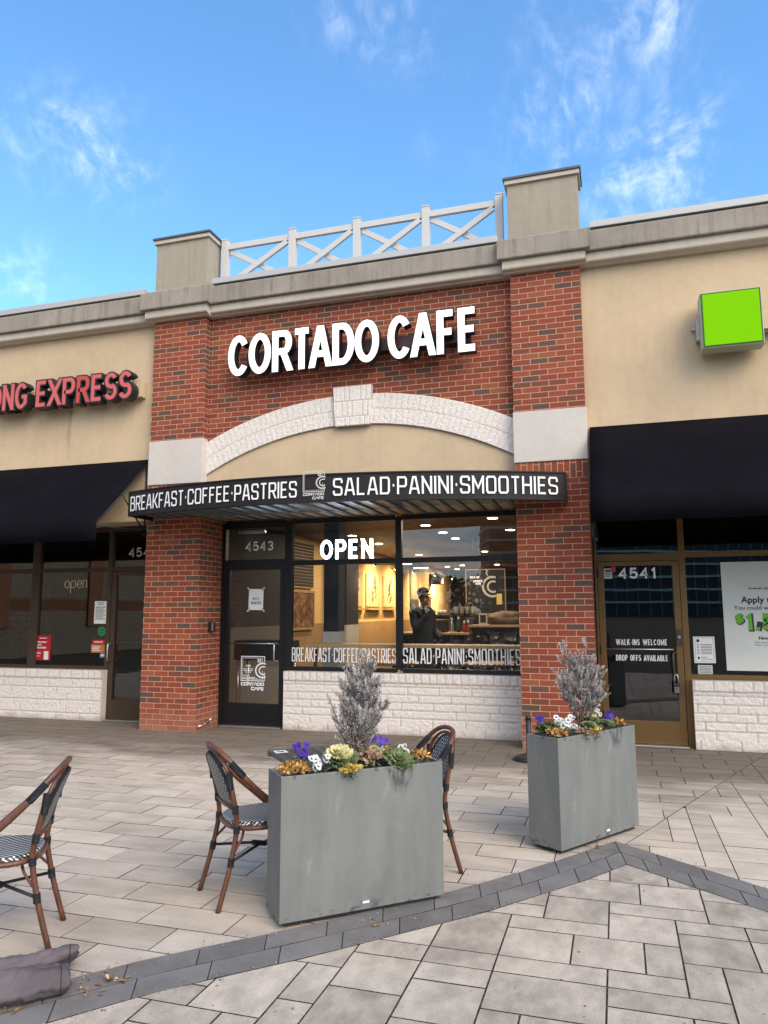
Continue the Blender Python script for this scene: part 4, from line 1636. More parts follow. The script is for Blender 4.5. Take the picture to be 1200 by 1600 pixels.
INK = PBR('printing_ink', (0.02, 0.02, 0.022), .6)
PAPER = PBR('white_paper', (0.74, 0.73, 0.70), .7)
YG = GY - .004
# cafe window strip
for wd, x0, wid, lab in (('BREAKFAST.COFFEE.PASTRIES', 1.825, 1.455, 'white window lettering BREAKFAST COFFEE PASTRIES low on left cafe pane'),
                         ('SALAD.PANINI.SMOOTHIES', 3.352, 1.465, 'white window lettering SALAD PANINI SMOOTHIES low on right cafe pane')):
    m = MB()
    if x0 < 2:
        stroke_text(m, wd, 1.853, .852, .18, 1.42, .0135, YG, gap=.58)
    else:
        stroke_text(m, wd, 3.364, .852, .19, 1.46, .0155, YG, gap=.58)
    tag(m.build('window_lettering', 'white_sign'), lab, 'lettering')
# door number and stickers
m = MB(); stroke_text(m, '4543', 1.145, 2.315, .128, .415, .021, YG, gap=.30, font=GS)
tag(m.build('door_number', 'white_sign'), 'pale door number 4543 in the glass above the black cafe door', 'number')
m = MB(); stroke_text(m, '4545', -.715, 2.280, .133, .46, .022, YG, gap=.30, font=GS)
tag(m.build('door_number', 'grey_sign'), 'pale door number starting 454, half hidden behind left brick pillar', 'number')
m = MB(); stroke_text(m, '4541', 5.975, 1.862, .128, .415, .024, YG, gap=.32, font=GS)
tag(m.build('door_number', 'white_sign'), 'white door number 4541 at top of the bronze door', 'number')
m = MB(); stroke_text(m, 'WALK-INS WELCOME', 5.914, 1.105, .066, .555, .0090, YG, gap=.42, font=GS)
tag(m.build('door_lettering', 'white_sign'), 'white lettering WALK-INS WELCOME above the bronze door bar', 'lettering')
m = MB(); stroke_text(m, 'DROP OFFS AVAILABLE', 5.908, .928, .066, .56, .0092, YG, gap=.42, font=GS)
tag(m.build('door_lettering', 'white_sign'), 'white lettering DROP OFFS AVAILABLE below the bronze door bar', 'lettering')


def paper(name, x0, x1, z0, z1, label, cat, mat=None, y=YG, tilt=0.0, th=.0025):
    root = flat_sheet(x0, x1, z0, z1, y, mat, th=th, tilt=tilt).build(name, mat or PAPER)
    return tag(root, label, cat)


def lines(parent, rects, y, mat=INK, name='printing'):
    m = MB()
    for (x0, x1, z0, z1) in rects:
        m.face([(x0, y, z0), (x1, y, z0), (x1, y, z1), (x0, y, z1)])
    return sub(m.build(name, mat), parent)


def tx(parent, items, y, mat=INK, name='printing'):
    m = MB()
    for (s_, x, z, h, w, b_) in items:
        put_text(m, s_, x, z, h, y, w, bold=b_)
    return sub(m.build(name, mat), parent)


YP = YG - .0032
hp = paper('notice', 1.21, 1.425, 1.52, 1.80, 'white HELP WANTED paper taped to the black cafe door', 'notice', tilt=-.02)
m = MB(); stroke_text(m, 'HELP', 1.268, 1.652, .036, .10, .0055, YP, gap=.4, font=GS); stroke_text(m, 'WANTED', 1.243, 1.596, .036, .15, .0055, YP, gap=.4, font=GS); sub(m.build('printing', INK), hp)
m = MB()
for cx_, cz_, a in ((1.21, 1.80, -.8), (1.425, 1.80, .8), (1.21, 1.52, .8), (1.425, 1.52, -.8)):
    c, s_ = math.cos(a), math.sin(a)
    m.face([(cx_ + u * c - v * s_, YP - .0006, cz_ + u * s_ + v * c) for u, v in ((-.03, -.012), (.03, -.012), (.03, .012), (-.03, .012))])
sub(m.build('tape', PBR('clear_tape', (0.45, 0.44, 0.42), .4)), hp)
lg = empty('door_emblem', (1.3, YG, .40), 0, 'white cup emblem with opening hours, CORTADO CAFE below, on black cafe door', 'emblem')
m = MB(); cup_logo(m, 1.12, .475, .34, lambda p: p, YG - .001, t=.010); P(m.build('emblem', 'white_sign'), lg)
m = MB()
put_text(m, 'HOURS', 1.185, .775, .022, YG - .001, .075, bold=.001)
for z_, a, b in ((.738, 1.15, 1.29), (.716, 1.155, 1.285), (.694, 1.18, 1.26), (.628, 1.15, 1.33), (.610, 1.145, 1.37), (.655, 1.15, 1.26)):
    x = a
    while x < b - .01:
        w_ = rnd.uniform(.012, .03)
        m.face([(x, YG - .001, z_), (min(x + w_, b), YG - .001, z_), (min(x + w_, b), YG - .001, z_ + .011), (x, YG - .001, z_ + .011)])
        x += w_ + .007
P(m.build('hours_text', 'white_sign'), lg)

# OPEN sign, LED outlined letters hanging in the cafe window
op = empty('open_sign', (2.59, .66, 2.18), 0, 'glowing white OPEN sign hanging inside the cafe window', 'sign')
m = MB()
for i, (dx, dz) in enumerate(((0, 0),)):
    stroke_text(m, 'OPEN', 2.222, 2.18, .255, .735, .043, .660, gap=.40, font=GS)
P(m.build('led_letters', 'open_lit'), op)
m = MB(); m.box(2.20, 2.975, .672, .690, 2.30, 2.33); P(m.build('back_bar', 'black'), op)

# bronze door / window papers
st = paper('sticker', 5.815, 5.905, 1.865, 1.985, 'small grey sticker at upper left corner of the bronze door glass', 'sticker', PBR('sticker_grey', (0.55, 0.53, 0.50), .6))
lines(st, [(5.828, 5.892, 1.945, 1.968), (5.828, 5.892, 1.925, 1.933), (5.828, 5.892, 1.908, 1.914), (5.828, 5.88, 1.890, 1.896)], YP)
paper('sticker', 5.895, 5.945, 1.945, 2.003, 'small red sticker overlapping grey sticker on the bronze door glass', 'sticker', PBR('sticker_red', (0.60, 0.03, 0.04), .5), y=YG - .006)
po = paper('poster', 7.07, 8.15, .838, 2.03, 'tall pale offer poster with green dollar figure in the right shop window', 'poster', PBR('poster_paper', (0.60, 0.61, 0.56), .6))
tx(po, [('Emerald Advance', 7.34, 1.725, .021, .30, .001), ('You could walk', 7.178, 1.502, .042, .43, .001), ('Nov. 2', 7.41, 1.178, .032, .15, .002),
        ('No payment', 7.365, 1.137, .020, .22, 0), ('No credit', 7.37, 1.108, .020, .20, 0)], YP)
tx(po, [('Apply to', 7.255, 1.578, .065, .345, .003)], YP, name='headline')
m = MB(); stroke_text(m, '$', 7.182, 1.335, .125, .105, .044, YP, font=GS); stroke_text(m, '1,5', 7.284, 1.262, .20, .31, .062, YP, gap=.34, font=GS)
sub(m.build('offer_outline', INK), po)
m = MB(); stroke_text(m, '$', 7.181, 1.348, .112, .092, .028, YP - .0022, font=GS); stroke_text(m, '1,5', 7.281, 1.278, .185, .295, .044, YP - .0022, gap=.34, font=GS)
sub(m.build('offer_figure', PBR('offer_green', (0.12, 0.40, 0.02), .5)), po)
m = MB()
for k in range(14):
    pts = []
    for i in range(31):
        a = R(200 + 120 * i / 30)
        r_ = .12 + .032 * k
        x, z = 7.62 + r_ * 1.15 * math.cos(a), 2.10 + r_ * .72 * math.sin(a)
        if 7.075 < x < 8.14 and z < 2.025:
            pts.append((x, z))
    if len(pts) > 2:
        stroke(m, pts, .0055, y=YP + .0004)
for k in range(9):
    pts = [(7.07 + (.10 + .022 * k) * math.cos(R(a)), .95 + (.10 + .022 * k) * math.sin(R(a))) for a in range(20, 88, 6)]
    stroke(m, [p for p in pts if p[0] > 7.074], .003, y=YP + .0004)
sub(m.build('line_pattern', PBR('poster_line', (0.47, 0.49, 0.44), .6)), po)
pn = paper('notice', 6.742, 6.962, .915, 1.205, 'white office notice in the right shop window beside the bronze door', 'notice', tilt=.008)
lines(pn, [(6.775, 6.805, 1.145, 1.175), (6.78, 6.80, .955, .985)] + [(6.775, 6.80, 1.115 - k * .017, 1.121 - k * .017) for k in range(7)] +
      [(6.815, 6.93, 1.115 - k * .017, 1.121 - k * .017) for k in range(7)] + [(6.815, 6.88, .975, .981), (6.815, 6.93, .955, .960), (6.757, 6.947, .928, .931), (6.757, 6.947, 1.190, 1.193), (6.757, 6.760, .931, 1.190), (6.944, 6.947, .931, 1.190)], YP)
pn2 = paper('notice', 6.775, 6.925, .795, .893, 'small pale green card under the office notice in right shop window', 'notice', PBR('card_pale_green', (0.50, 0.55, 0.47), .7))
lines(pn2, [(6.79, 6.91, .873 - k * .016, .878 - k * .016) for k in range(5)], YP)

# left shop papers
lp = paper('notice', -1.255, -1.045, 1.335, 1.655, 'white opening hours sheet in the left shop window by its door', 'notice', tilt=.0)
lines(lp, [(-1.21, -1.09, 1.625, 1.635), (-1.20, -1.10, 1.605, 1.612)] + [(-1.235, -1.07 - .03 * (k % 2), 1.565 - .028 * k, 1.575 - .028 * k) for k in range(7)], YP)
m = MB(); m.lathe([(.066, 0), (.066, .002)], (-1.115, YG - .002, 1.225), 28, axis='y')
gsn = tag(m.build('sticker', PBR('sticker_green', (0.02, 0.22, 0.07), .5)), 'round green sticker below the hours sheet in left shop window', 'sticker')
tx(gsn, [('Order', -1.152, 1.237, .024, .075, .001), ('here', -1.148, 1.195, .024, .066, .001)], YG - .0055)
r1 = paper('sticker', -1.265, -1.055, 1.045, 1.105, 'red strip sticker above orange one in left shop window', 'sticker', PBR('sticker_red2', (0.45, 0.02, 0.03), .5))
lines(r1, [(-1.235, -1.09, 1.07, 1.082)], YP, PAPER)
r2 = paper('sticker', -1.282, -1.05, .925, 1.04, 'orange sticker below the red strip in left shop window', 'sticker', PBR('sticker_orange', (0.52, 0.16, 0.04), .5))
lines(r2, [(-1.26, -1.13, 1.00, 1.012), (-1.26, -1.15, .975, .987), (-1.26, -1.12, .952, .962)], YP, PAPER)
r3 = paper('sticker', -1.125, -1.035, .858, .918, 'small blue card sticker under orange one in left shop window', 'sticker', PBR('sticker_blue', (0.10, 0.24, 0.42), .5))
lines(r3, [(-1.11, -1.05, .88, .90)], YP, PAPER)
rp = paper('poster', -2.262, -1.985, .805, 1.16, 'red delivery poster in lower corner of the left shop window', 'poster', PBR('poster_red', (0.42, 0.012, 0.02), .5))
tx(rp, [('We deliver', -2.225, 1.055, .026, .17, .0015), ('with', -2.225, 1.017, .024, .07, .0015), ('DoorDash', -2.225, .975, .026, .16, .002)], YP, PAPER)
lines(rp, [(-2.19, -2.06, 1.118, 1.128), (-2.24, -2.16, .915, .922), (-2.24, -2.15, .897, .904), (-2.24, -2.17, .862, .868), (-2.10, -2.02, .815, .935)], YP, PAPER, 'printing')
# thin tube script "open"
m = MB()
K = .165


def loop(cx_, cz_, rx, rz, a0=0, a1=360, n=18):
    return [(cx_ + rx * math.cos(R(a0 + (a1 - a0) * i / n)), .628, cz_ + rz * math.sin(R(a0 + (a1 - a0) * i / n))) for i in range(n + 1)]


zc_, rx_, rz_ = 1.905, .043, .054
r_t = .0042
m.tube(loop(-1.765, zc_, rx_, rz_)[:-1], r_t, 6, closed=True)
m.tube([(-1.70, .628, zc_ - .13), (-1.70, .628, zc_)] + loop(-1.657, zc_, rx_, rz_, 180, -170), r_t, 6)
m.tube([(-1.59, .628, zc_), (-1.507, .628, zc_ + .004)] + loop(-1.548, zc_, .041, rz_, 5, 320), r_t, 6)
m.tube([(-1.485, .628, zc_ - .052), (-1.485, .628, zc_ + .045), (-1.475, .628, zc_ + .055), (-1.44, .628, zc_ + .055), (-1.425, .628, zc_ + .035), (-1.425, .628, zc_ - .052)], r_t, 6)
tag(m.build('open_sign', emis('pale_tube', (0.9, 0.78, 0.5), 0.22, (0.6, 0.55, 0.42))), 'thin pale tube script reading open in the left shop window', 'sign')

# ------------------------------------------------------------------ inside the shops
def simple(name, c, rough=.7, n=0.15, sc=3.0):
    def f(g):
        nz = g.noise(g.pos(), sc, 5)
        g.setc(g.mix(nz, tuple(x * (1 - n) for x in c), tuple(min(1, x * (1 + n)) for x in c)))
        g.b.inputs['Roughness'].default_value = rough
    return PBR(name, build=f)


def plank_build(c0, c1, axis):
    def f(g):
        p = g.pos()
        sp = g.n('ShaderNodeSeparateXYZ', {0: p})
        q = g.m('DIVIDE', sp.outputs[axis], .16)
        idn = g.n('ShaderNodeTexWhiteNoise', {'W': g.m('FLOOR', q)}, noise_dimensions='1D').outputs[0]
        fr = g.m('FRACT', q)
        grain = g.noise(g.map(p, scale=(6, .8, 6) if axis == 0 else (.8, 6, 6)), 3, 4)
        c = g.mix(g.m('ADD', g.m('MULTIPLY', idn, .6), g.m('MULTIPLY', grain, .4)), c0, c1)
        c = g.mix(g.sm(fr, .04, .0), c, (.01, .008, .006))
        g.setc(c)
        g.b.inputs['Roughness'].default_value = .6
    return f


M_tan = simple('warm_plaster', (0.72, 0.47, 0.20), .8, .10)
M_wains = simple('oak_wainscot', (0.36, 0.22, 0.10), .6, .25, 6)
M_darkwall = simple('dark_wall_paint', (0.020, 0.019, 0.021), .8)
M_ceil = PBR('plank_ceiling', build=plank_build((0.06, 0.030, 0.016), (0.13, 0.070, 0.038), 0))
M_floor = PBR('plank_floor', build=plank_build((0.10, 0.075, 0.055), (0.18, 0.14, 0.10), 1))
M_navy = simple('navy_paint', (0.012, 0.012, 0.022), .8)
M_lightgrey = simple('pale_paint', (0.48, 0.46, 0.43), .7)
M_oak = simple('oak_top', (0.42, 0.27, 0.13), .45, .25, 12)

m = MB(); m.face([(.06, .70, .004), (5.64, .70, .004), (5.64, 20, .004), (.06, 20, .004)]); tag(m.build('floor', M_floor), kind='structure')
m = MB(); m.face([(.06, 20, 2.95), (5.64, 20, 2.95), (5.64, .66, 2.95), (.06, .66, 2.95)]); tag(m.build('ceiling', M_ceil), kind='structure')
m = MB()
m.box(.0, .10, .79, 20, 1.26, 2.95, 0, skip='lu'); m.box(-.001, .115, .79, 20, 0, 1.26, 1, skip='lu')
tag(m.build('wall', [M_tan, M_wains]), kind='structure')
m = MB(); m.face([(5.60, .79, 0), (5.60, 20, 0), (5.60, 20, 2.95), (5.60, .79, 2.95)]); tag(m.build('wall', M_darkwall), kind='structure')
m = MB(); m.face([(.1, 18.6, 0), (5.6, 18.6, 0), (5.6, 18.6, 2.95), (.1, 18.6, 2.95)]); tag(m.build('wall', M_darkwall), kind='structure')
m = MB(); m.box(.115, .55, 6.25, 7.0, 1.22, 2.949, 0); m.box(.115, .56, 6.24, 7.01, 0, 1.22, 1); tag(m.build('wall', [M_navy, M_lightgrey]), kind='structure')
m = MB(); m.box(.105, .14, .80, 4.30, 1.25, 2.94, 0); m.box(.118, .16, .80, 4.30, .0, 1.25, 1); tag(m.build('wall', [M_darkwall, simple('grey_wainscot', (.13, .12, .11), .7)]), kind='structure')
# side shop rooms
M_side = simple('dim_room_paint', (0.16, 0.145, 0.12), .8)
for x0, x1, yb in ((-6.45, -.02, 5.5), (5.72, 10.15, 6.0)):
    m = MB(); m.face([(x0, .70, .004), (x1, .70, .004), (x1, yb, .004), (x0, yb, .004)]); tag(m.build('floor', simple('dim_floor', (0.20, 0.15, 0.10), .6)), kind='structure')
    m = MB(); m.face([(x0, yb, 2.76), (x1, yb, 2.76), (x1, .66, 2.76), (x0, .66, 2.76)]); tag(m.build('ceiling', M_side), kind='structure')
    m = MB()
    m.face([(x0, yb, 0), (x1, yb, 0), (x1, yb, 2.76), (x0, yb, 2.76)])
    m.face([(x0, .66, 0), (x0, yb, 0), (x0, yb, 2.76), (x0, .66, 2.76)])
    m.face([(x1, yb, 0), (x1, .66, 0), (x1, .66, 2.76), (x1, yb, 2.76)])
    tag(m.build('wall', M_side), kind='structure')

# recessed ceiling lights (lit)
lights = [(2.92, 3.64), (4.15, 3.03), (4.18, 4.82), (2.94, 4.86), (2.93, 6.04), (1.14, 6.63), (1.16, 4.88), (1.16, 9.97),
          (.75, 15.2), (1.34, 14.7), (.74, 16.8), (2.44, 14.7), (2.93, 9.5)]
m = MB(); m.lathe([(.075, 0), (.075, .004)], n=20)
lens_src = None
lnames = ['row nearest the window, above the counter end', 'near the right wall above the counter', 'behind it near the right wall', 'over the low counter',
          'behind the low counter', 'over the left wall art', 'above the dark pilaster', 'over the far left wall art', 'far back row, leftmost', 'far back row, second', 'rearmost by the left wall', 'far back row, rightmost',
          'over the middle of the room']
for i, (x, y) in enumerate(lights):
    r_ = empty('ceiling_light', (x, y, 2.94), 0, 'round lit ceiling light in the cafe, ' + lnames[i], 'ceiling light', 'lit ceiling lights inside the cafe')
    a = MB(); a.lathe([(.095, -.006), (.095, .008)], n=20); a.build('trim', 'white_sign', r_)
    a = MB(); a.lathe([(.078, -.009), (.078, -.0065)], n=20); a.build('lens', 'downlight', r_)
    ld_ = bpy.data.lights.new('ceiling_lamp', 'AREA')
    ld_.shape = 'DISK'; ld_.size = .15; ld_.energy = 16 if y < 12 else 14; ld_.color = (1.0, .80, .55)
    lo_ = bpy.data.objects.new('ceiling_lamp', ld_); COL.objects.link(lo_); lo_.parent = r_; lo_.location = (0, 0, -.02)
# spot lamps washing the left wall
for i, (y, z, e) in enumerate(((7.5, 2.56, 145), (9.2, 2.56, 160), (10.9, 2.56, 145), (13.4, 2.6, 250), (15.9, 2.6, 250))):
    r_ = empty('wall_spot', (.80, y, z), 0, ['small lit spot lamp above the first pale wall panel', 'small lit spot lamp above the second pale wall panel', 'small lit spot lamp above the third pale wall panel', 'small lit spot lamp washing the wall behind customer', 'small lit spot lamp farthest along the left wall'][i], 'spot lamp', 'lit spot lamps along the left cafe wall')
    a = MB(); a.tube([(-.68, 0, .1), (-.06, 0, .1), (0, 0, .03)], .012, 8); a.build('arm', 'black', r_)
    a = MB(); a.tube([(.02, 0, .05), (-.05, 0, -.03)], [.03, .04], 12); a.build('head', 'black', r_)
    a = MB(); a.tube([(-.052, 0, -.032), (-.056, 0, -.036)], [.034, .034], 12); a.build('lens', 'spot_lit', r_)
    a = MB(); a.box(-.02, .36, -.03, .03, .085, .10); a.build('light_bar', 'spot_lit', r_) if i < 3 else None
    sl = bpy.data.lights.new('spot_lamp', 'SPOT'); sl.energy = e; sl.spot_size = R(150); sl.spot_blend = 1.0; sl.color = (1.0, .68, .32); sl.shadow_soft_size = .04
    so = bpy.data.objects.new('spot_lamp', sl); COL.objects.link(so); so.parent = r_; so.location = (-.06, 0, -.045)
    so.rotation_euler = Vector((.75, 0, .8)).to_track_quat('Z', 'Y').to_euler()

# pale canvases with dark branch marks, one dark picture
M_canvas = simple('cream_canvas', (0.50, 0.38, 0.21), .8)
for i, (y0, y1) in enumerate(((7.55, 8.55), (8.8, 9.9), (10.2, 11.2))):
    r_ = empty('wall_art', (.1, y0, 1.7), 0, ['pale wall panel with dark branch drawing, first behind the OPEN sign', 'pale wall panel with dark branch drawing, middle one', 'pale wall panel with dark branch drawing, farthest one'][i], 'wall art', 'pale panels on the left cafe wall')
    a = MB(); a.box(.102, .13, y0, y1, 1.62, 2.42); P(a.build('canvas', M_canvas, bevel=.004), r_)
    a = MB()
    rr = random.Random(i + 3)
    for k in range(12):
        yy = (y0 + y1) / 2 + rr.uniform(-.14, .14)
        zz = 1.72 + k * .05
        a.tube([(.134, yy, zz), (.134, yy + rr.uniform(.02, .1), zz + .10), (.134, yy + rr.uniform(.0, .08), zz + .17)], [.012, .018, .004], 5)
    P(a.build('branch_drawing', M_darkwall), r_)
    a = MB(); a.box(.116, .22, y0 - .02, y1 + .02, 1.535, 1.575); P(a.build('ledge', M_oak), r_)
r_ = empty('wall_art', (.1, 4.8, 1.5), 0, 'dark brown textured picture in wood frame on the left cafe wall by the door', 'wall art')
a = MB(); a.box(.145, .17, 4.35, 5.35, 1.20, 1.86); P(a.build('picture', PBR('relief_picture', build=lambda g: (g.setc(g.ramp(g.noise(g.pos(), 9, 6, .7), [(.35, (.03, .015, .01)), (.55, (.22, .10, .04)), (.7, (.5, .3, .14))])))), bevel=.003), r_)
a = MB()
for q in ((4.30, 5.40, 1.86, 1.91), (4.30, 5.40, 1.15, 1.20), (4.30, 4.35, 1.2, 1.86), (5.35, 5.40, 1.2, 1.86)):
    a.box(.142, .185, *q)
P(a.build('frame', M_wains), r_)
r_ = empty('shutter_panel', (.1, 4.9, 2.2), 0, 'dark brown slatted shutter panel on the left cafe wall above the picture', 'shutter')
a = MB(); a.box(.145, .165, 4.32, 5.38, 1.95, 2.85); P(a.build('panel', M_wains), r_)
a = MB()
for k in range(14): a.box(.166, .18, 4.36, 5.34, 1.99 + k * .06, 2.03 + k * .06)
P(a.build('slats', M_darkwall), r_)
r_ = empty('wall_art', (.1, 12.6, 2), 0, 'tall dark branch picture on left cafe wall beside the middle window bar', 'wall art')
a = MB(); a.box(.102, .13, 12.9, 13.9, 1.85, 2.85); P(a.build('picture', simple('dark_canvas', (.11, .085, .06), .8, .5, 8)), r_)
a = MB(); a.box(.102, .125, 12.9, 13.9, 1.30, 1.83); P(a.build('lower_panel', M_navy), r_)

# window bar, counters
wb = empty('window_bar', (3.3, .95, 0), 0, 'narrow wooden bar top just inside the cafe window', 'bar counter')
a = MB(); a.box(1.95, 4.88, .76, 1.10, 1.035, 1.075); P(a.build('top', M_oak, bevel=.004), wb)
for x in (2.05, 3.32, 4.6):
    a = MB(); a.tube([(x, .95, 0), (x, .95, 1.035)], .025, 10); a.lathe([(.16, 0), (.16, .012)], (x, .95, .004)); P(a.build('leg', 'black'), wb)
wc = empty('interior_column', (2.26, 1.4, 0), 0, 'square column inside the cafe window, navy above and white below', 'column')
a = MB(); a.box(2.02, 2.24, 1.3, 1.55, 1.22, 2.949); P(a.build('shaft', M_navy), wc)
a = MB(); a.box(2.01, 2.25, 1.29, 1.56, .004, 1.22); P(a.build('base', M_lightgrey), wc)


def facet_build(g):
    p = g.pos()
    v = g.n('ShaderNodeTexVoronoi', {'Vector': g.map(p, scale=(1, .2, 1)), 'Scale': 9.0, 'Randomness': .9}, feature='F1')
    rn = g.n('ShaderNodeSeparateColor', {0: v.outputs['Color']})
    g.setc(g.ramp(rn.outputs[0], [(.3, (.012, .012, .014)), (.7, (.05, .05, .05)), (1.0, (.24, .24, .22))]))
    g.b.inputs['Roughness'].default_value = .25
    nrm = g.n('ShaderNodeBump', {'Height': v.outputs['Distance'], 'Strength': 1.0, 'Distance': .12})
    g.nt.links.new(nrm.outputs[0], g.b.inputs['Normal'])


M_facet = PBR('faceted_black_tile', build=facet_build)
ct = empty('service_counter', (4.0, 4.6, 0), 0, 'service counter with faceted black tiles and wooden tops', 'counter')
a = MB(); a.box(3.56, 5.55, 4.2, 5.0, .004, 1.225); P(a.build('high_base', M_facet), ct)
a = MB(); a.box(3.53, 5.58, 4.15, 5.05, 1.225, 1.262); P(a.build('high_top', M_oak, bevel=.004), ct)
a = MB(); a.box(2.30, 3.555, 4.2, 5.0, .004, 1.095); P(a.build('low_base', M_facet), ct)
a = MB(); a.box(2.27, 3.528, 4.15, 5.05, 1.095, 1.13); P(a.build('low_top', M_oak, bevel=.004), ct)

em = empty('espresso_machine', (2.85, 4.5, 1.13), 0, 'dark espresso machine with pale plate on the low counter', 'coffee machine')
a = MB(); a.box(2.62, 3.05, 4.35, 4.75, 1.131, 1.34); P(a.build('body', 'black', bevel=.02), em)
a = MB(); a.box(2.60, 3.07, 4.33, 4.78, 1.36, 1.44); P(a.build('top_tray', 'black', bevel=.02), em)
a = MB(); a.box(2.78, 2.93, 4.335, 4.349, 1.15, 1.26); P(a.build('plate', M_lightgrey), em)
a = MB(); a.tube([(2.70, 4.33, 1.42), (2.90, 4.33, 1.43)], .012, 8); P(a.build('handle', 'steel'), em)
for i, (x, y_, z, lab) in enumerate(((2.83, 4.5, 1.44, 'left'), (2.93, 4.55, 1.44, 'middle'), (3.02, 4.5, 1.44, 'right'))):
    a = MB(); a.lathe([(.03, 0), (.042, .04), (.045, .075), (.040, .075), (.036, .03)], (x, y_, z + .001), 14)
    tag(a.build('coffee_cup', 'white_sign'), 'small white cup on top of the espresso machine, %s of three' % lab, 'cup', 'cups on the espresso machine')
for i, x in enumerate((3.20, 3.30, 3.40, 3.50)):
    a = MB()
    for k in range(3):
        a.lathe([(.030, k * .045), (.044, .06 + k * .045), (.046, .065 + k * .045)], (x, 4.72, 1.42), 14)
    pl_ = tag(a.build('paper_cup_stack', M_lightgrey), 'stack of pale paper cups on the shelf behind counter, number %s from the left' % ['one', 'two', 'three', 'four'][i], 'cup stack', 'paper cup stacks behind the counter')
a = MB(); a.box(3.12, 3.66, 4.62, 4.85, 1.385, 1.419)
for x in (3.15, 3.63): a.box(x - .02, x + .02, 4.66, 4.8, 1.131 if x < 3.4 else 1.263, 1.385)
tag(a.build('cup_shelf', 'black'), 'small black shelf holding paper cup stacks on the counter', 'shelf')
for i, (x, h, mt, lab) in enumerate(((3.18, .20, 'steel', 'tall steel flask on the low counter'), (3.30, .22, M_darkwall, 'dark bottle with pale cap on the low counter'), (3.40, .15, PBR('syrup_red', (.25, .02, .015), .3), 'red syrup bottle on the low counter'), (3.47, .16, PBR('syrup_brown', (.20, .04, .02), .3), 'brown red syrup bottle by the higher counter end'))):
    r_ = empty('bottle', (x, 4.4, 1.131), 0, lab, 'bottle')
    a = MB(); a.lathe([(.035, 0), (.038, .01), (.038, h * .7), (.016, h * .88), (.016, h)], n=14); a.build('body', mt, r_)
    a = MB(); a.lathe([(.020, h), (.020, h + .03), (.008, h + .05)], n=12); a.build('cap', M_lightgrey, r_)
# a heaped brown sack and card holder on the higher counter
bm = bmesh.new()
bmesh.ops.create_icosphere(bm, subdivisions=4, radius=1)
for v in bm.verts:
    n_ = noise.noise(v.co * 1.6) * .18 + noise.noise(v.co * 5) * .05
    c = v.co * (1 + n_)
    v.co = Vector((c.x * .36, c.y * .2, max(c.z, -.55) * (.17 if c.z > 0 else .12) + .0))
    v.co += Vector((4.12, 4.6, 1.262 + .068))
M_sack = PBR('brown_sack', build=lambda g: (g.setc(g.ramp(g.noise(g.pos(), 14, 5, .65), [(.35, (.035, .016, .009)), (.7, (.105, .050, .025))]))))
tag(from_bm('coffee_sack', bm, M_sack, smooth=True), 'heaped brown coffee sack lying on the high counter', 'sack')
a = MB(); a.box(3.66, 3.80, 4.4, 4.43, 1.263, 1.46); ch_ = tag(a.build('menu_holder', M_lightgrey), 'small clear menu stand on the high counter', 'stand')
a = MB(); a.box(3.68, 3.78, 4.394, 4.399, 1.30, 1.43); sub(a.build('card', M_navy), ch_)
a = MB(); a.lathe([(.05, 0), (.06, .05), (.055, .10), (.02, .14)], (4.42, 4.5, 1.263), 16)
tag(a.build('white_jar', 'white_sign'), 'small white jar at right end of the high counter', 'jar')
# hanging pick up sign, dark board with the cup emblem, yellow notes
hs = empty('order_sign', (3.5, 4.8, 2.0), 0, 'hanging lit sign reading PICK-UP ORDER HERE above the counter', 'sign')
M_signdark = PBR('sign_maroon', (.10, .015, .012), .5)
a = MB(); a.box(3.43, 3.62, 4.82, 4.84, 2.03, 2.13); a.box(3.48, 3.68, 4.80, 4.819, 1.96, 2.06); P(a.build('board', M_signdark), hs)
a = MB()
stroke_text(a, 'PICK-UP', 3.44, 2.08, .04, .17, .008, 4.818, gap=.35, font=GS); stroke_text(a, 'ORDER', 3.495, 2.008, .04, .17, .008, 4.797, gap=.35, font=GS); stroke_text(a, 'HERE', 3.54, 1.968, .03, .10, .006, 4.797, gap=.35, font=GS)
P(a.build('sign_text', emis('sign_text_lit', (1, .9, .8), .6, (.7, .65, .6))), hs)
a = MB(); a.tube([(3.5, 4.83, 2.13), (3.5, 4.83, 2.95)], .004, 6); a.tube([(3.6, 4.83, 2.13), (3.6, 4.83, 2.95)], .004, 6); P(a.build('cord', 'black'), hs)
eb = empty('emblem_board', (3.4, 7, 1.9), 0, 'dark framed wall board with pale double C cup emblem behind the counter', 'board')
a = MB(); a.box(2.95, 3.75, 7.0, 7.06, 1.45, 2.35); P(a.build('board', M_darkwall), eb)
a = MB()
for q in ((2.93, 3.77, 2.35, 2.37), (2.93, 3.77, 1.43, 1.45), (2.93, 2.95, 1.45, 2.35), (3.75, 3.77, 1.45, 2.35)): a.box(q[0], q[1], 6.99, 7.05, q[2], q[3])
P(a.build('frame', M_wains), eb)
a = MB()
stroke(a, arc_pts(3.50, 2.0, .20, .20, 70, 290), .045, y=6.985); stroke(a, arc_pts(3.51, 2.0, .11, .11, 60, 300), .04, y=6.984)
stroke(a, [(3.36, 2.36), (3.40, 2.32), (3.37, 2.28), (3.41, 2.23)], .02, y=6.983)
P(a.build('cup_emblem', 'grey_sign'), eb)
a = MB(); a.box(3.79, 3.89, 5.6, 5.62, 1.62, 1.82); tag(a.build('note', PBR('yellow_note', (.55, .40, .14), .7)), 'yellow menu card hanging below the cup emblem', 'note')
a = MB(); a.box(4.62, 4.80, 5.6, 5.62, 1.50, 2.05); nn_ = tag(a.build('menu_card', PBR('tan_menu', (.50, .38, .22), .7)), 'tall tan menu card near the right wall behind the sack', 'menu')
a = MB(); a.box(4.64, 4.78, 5.594, 5.599, 1.55, 1.75); sub(a.build('picture', M_sack), nn_)
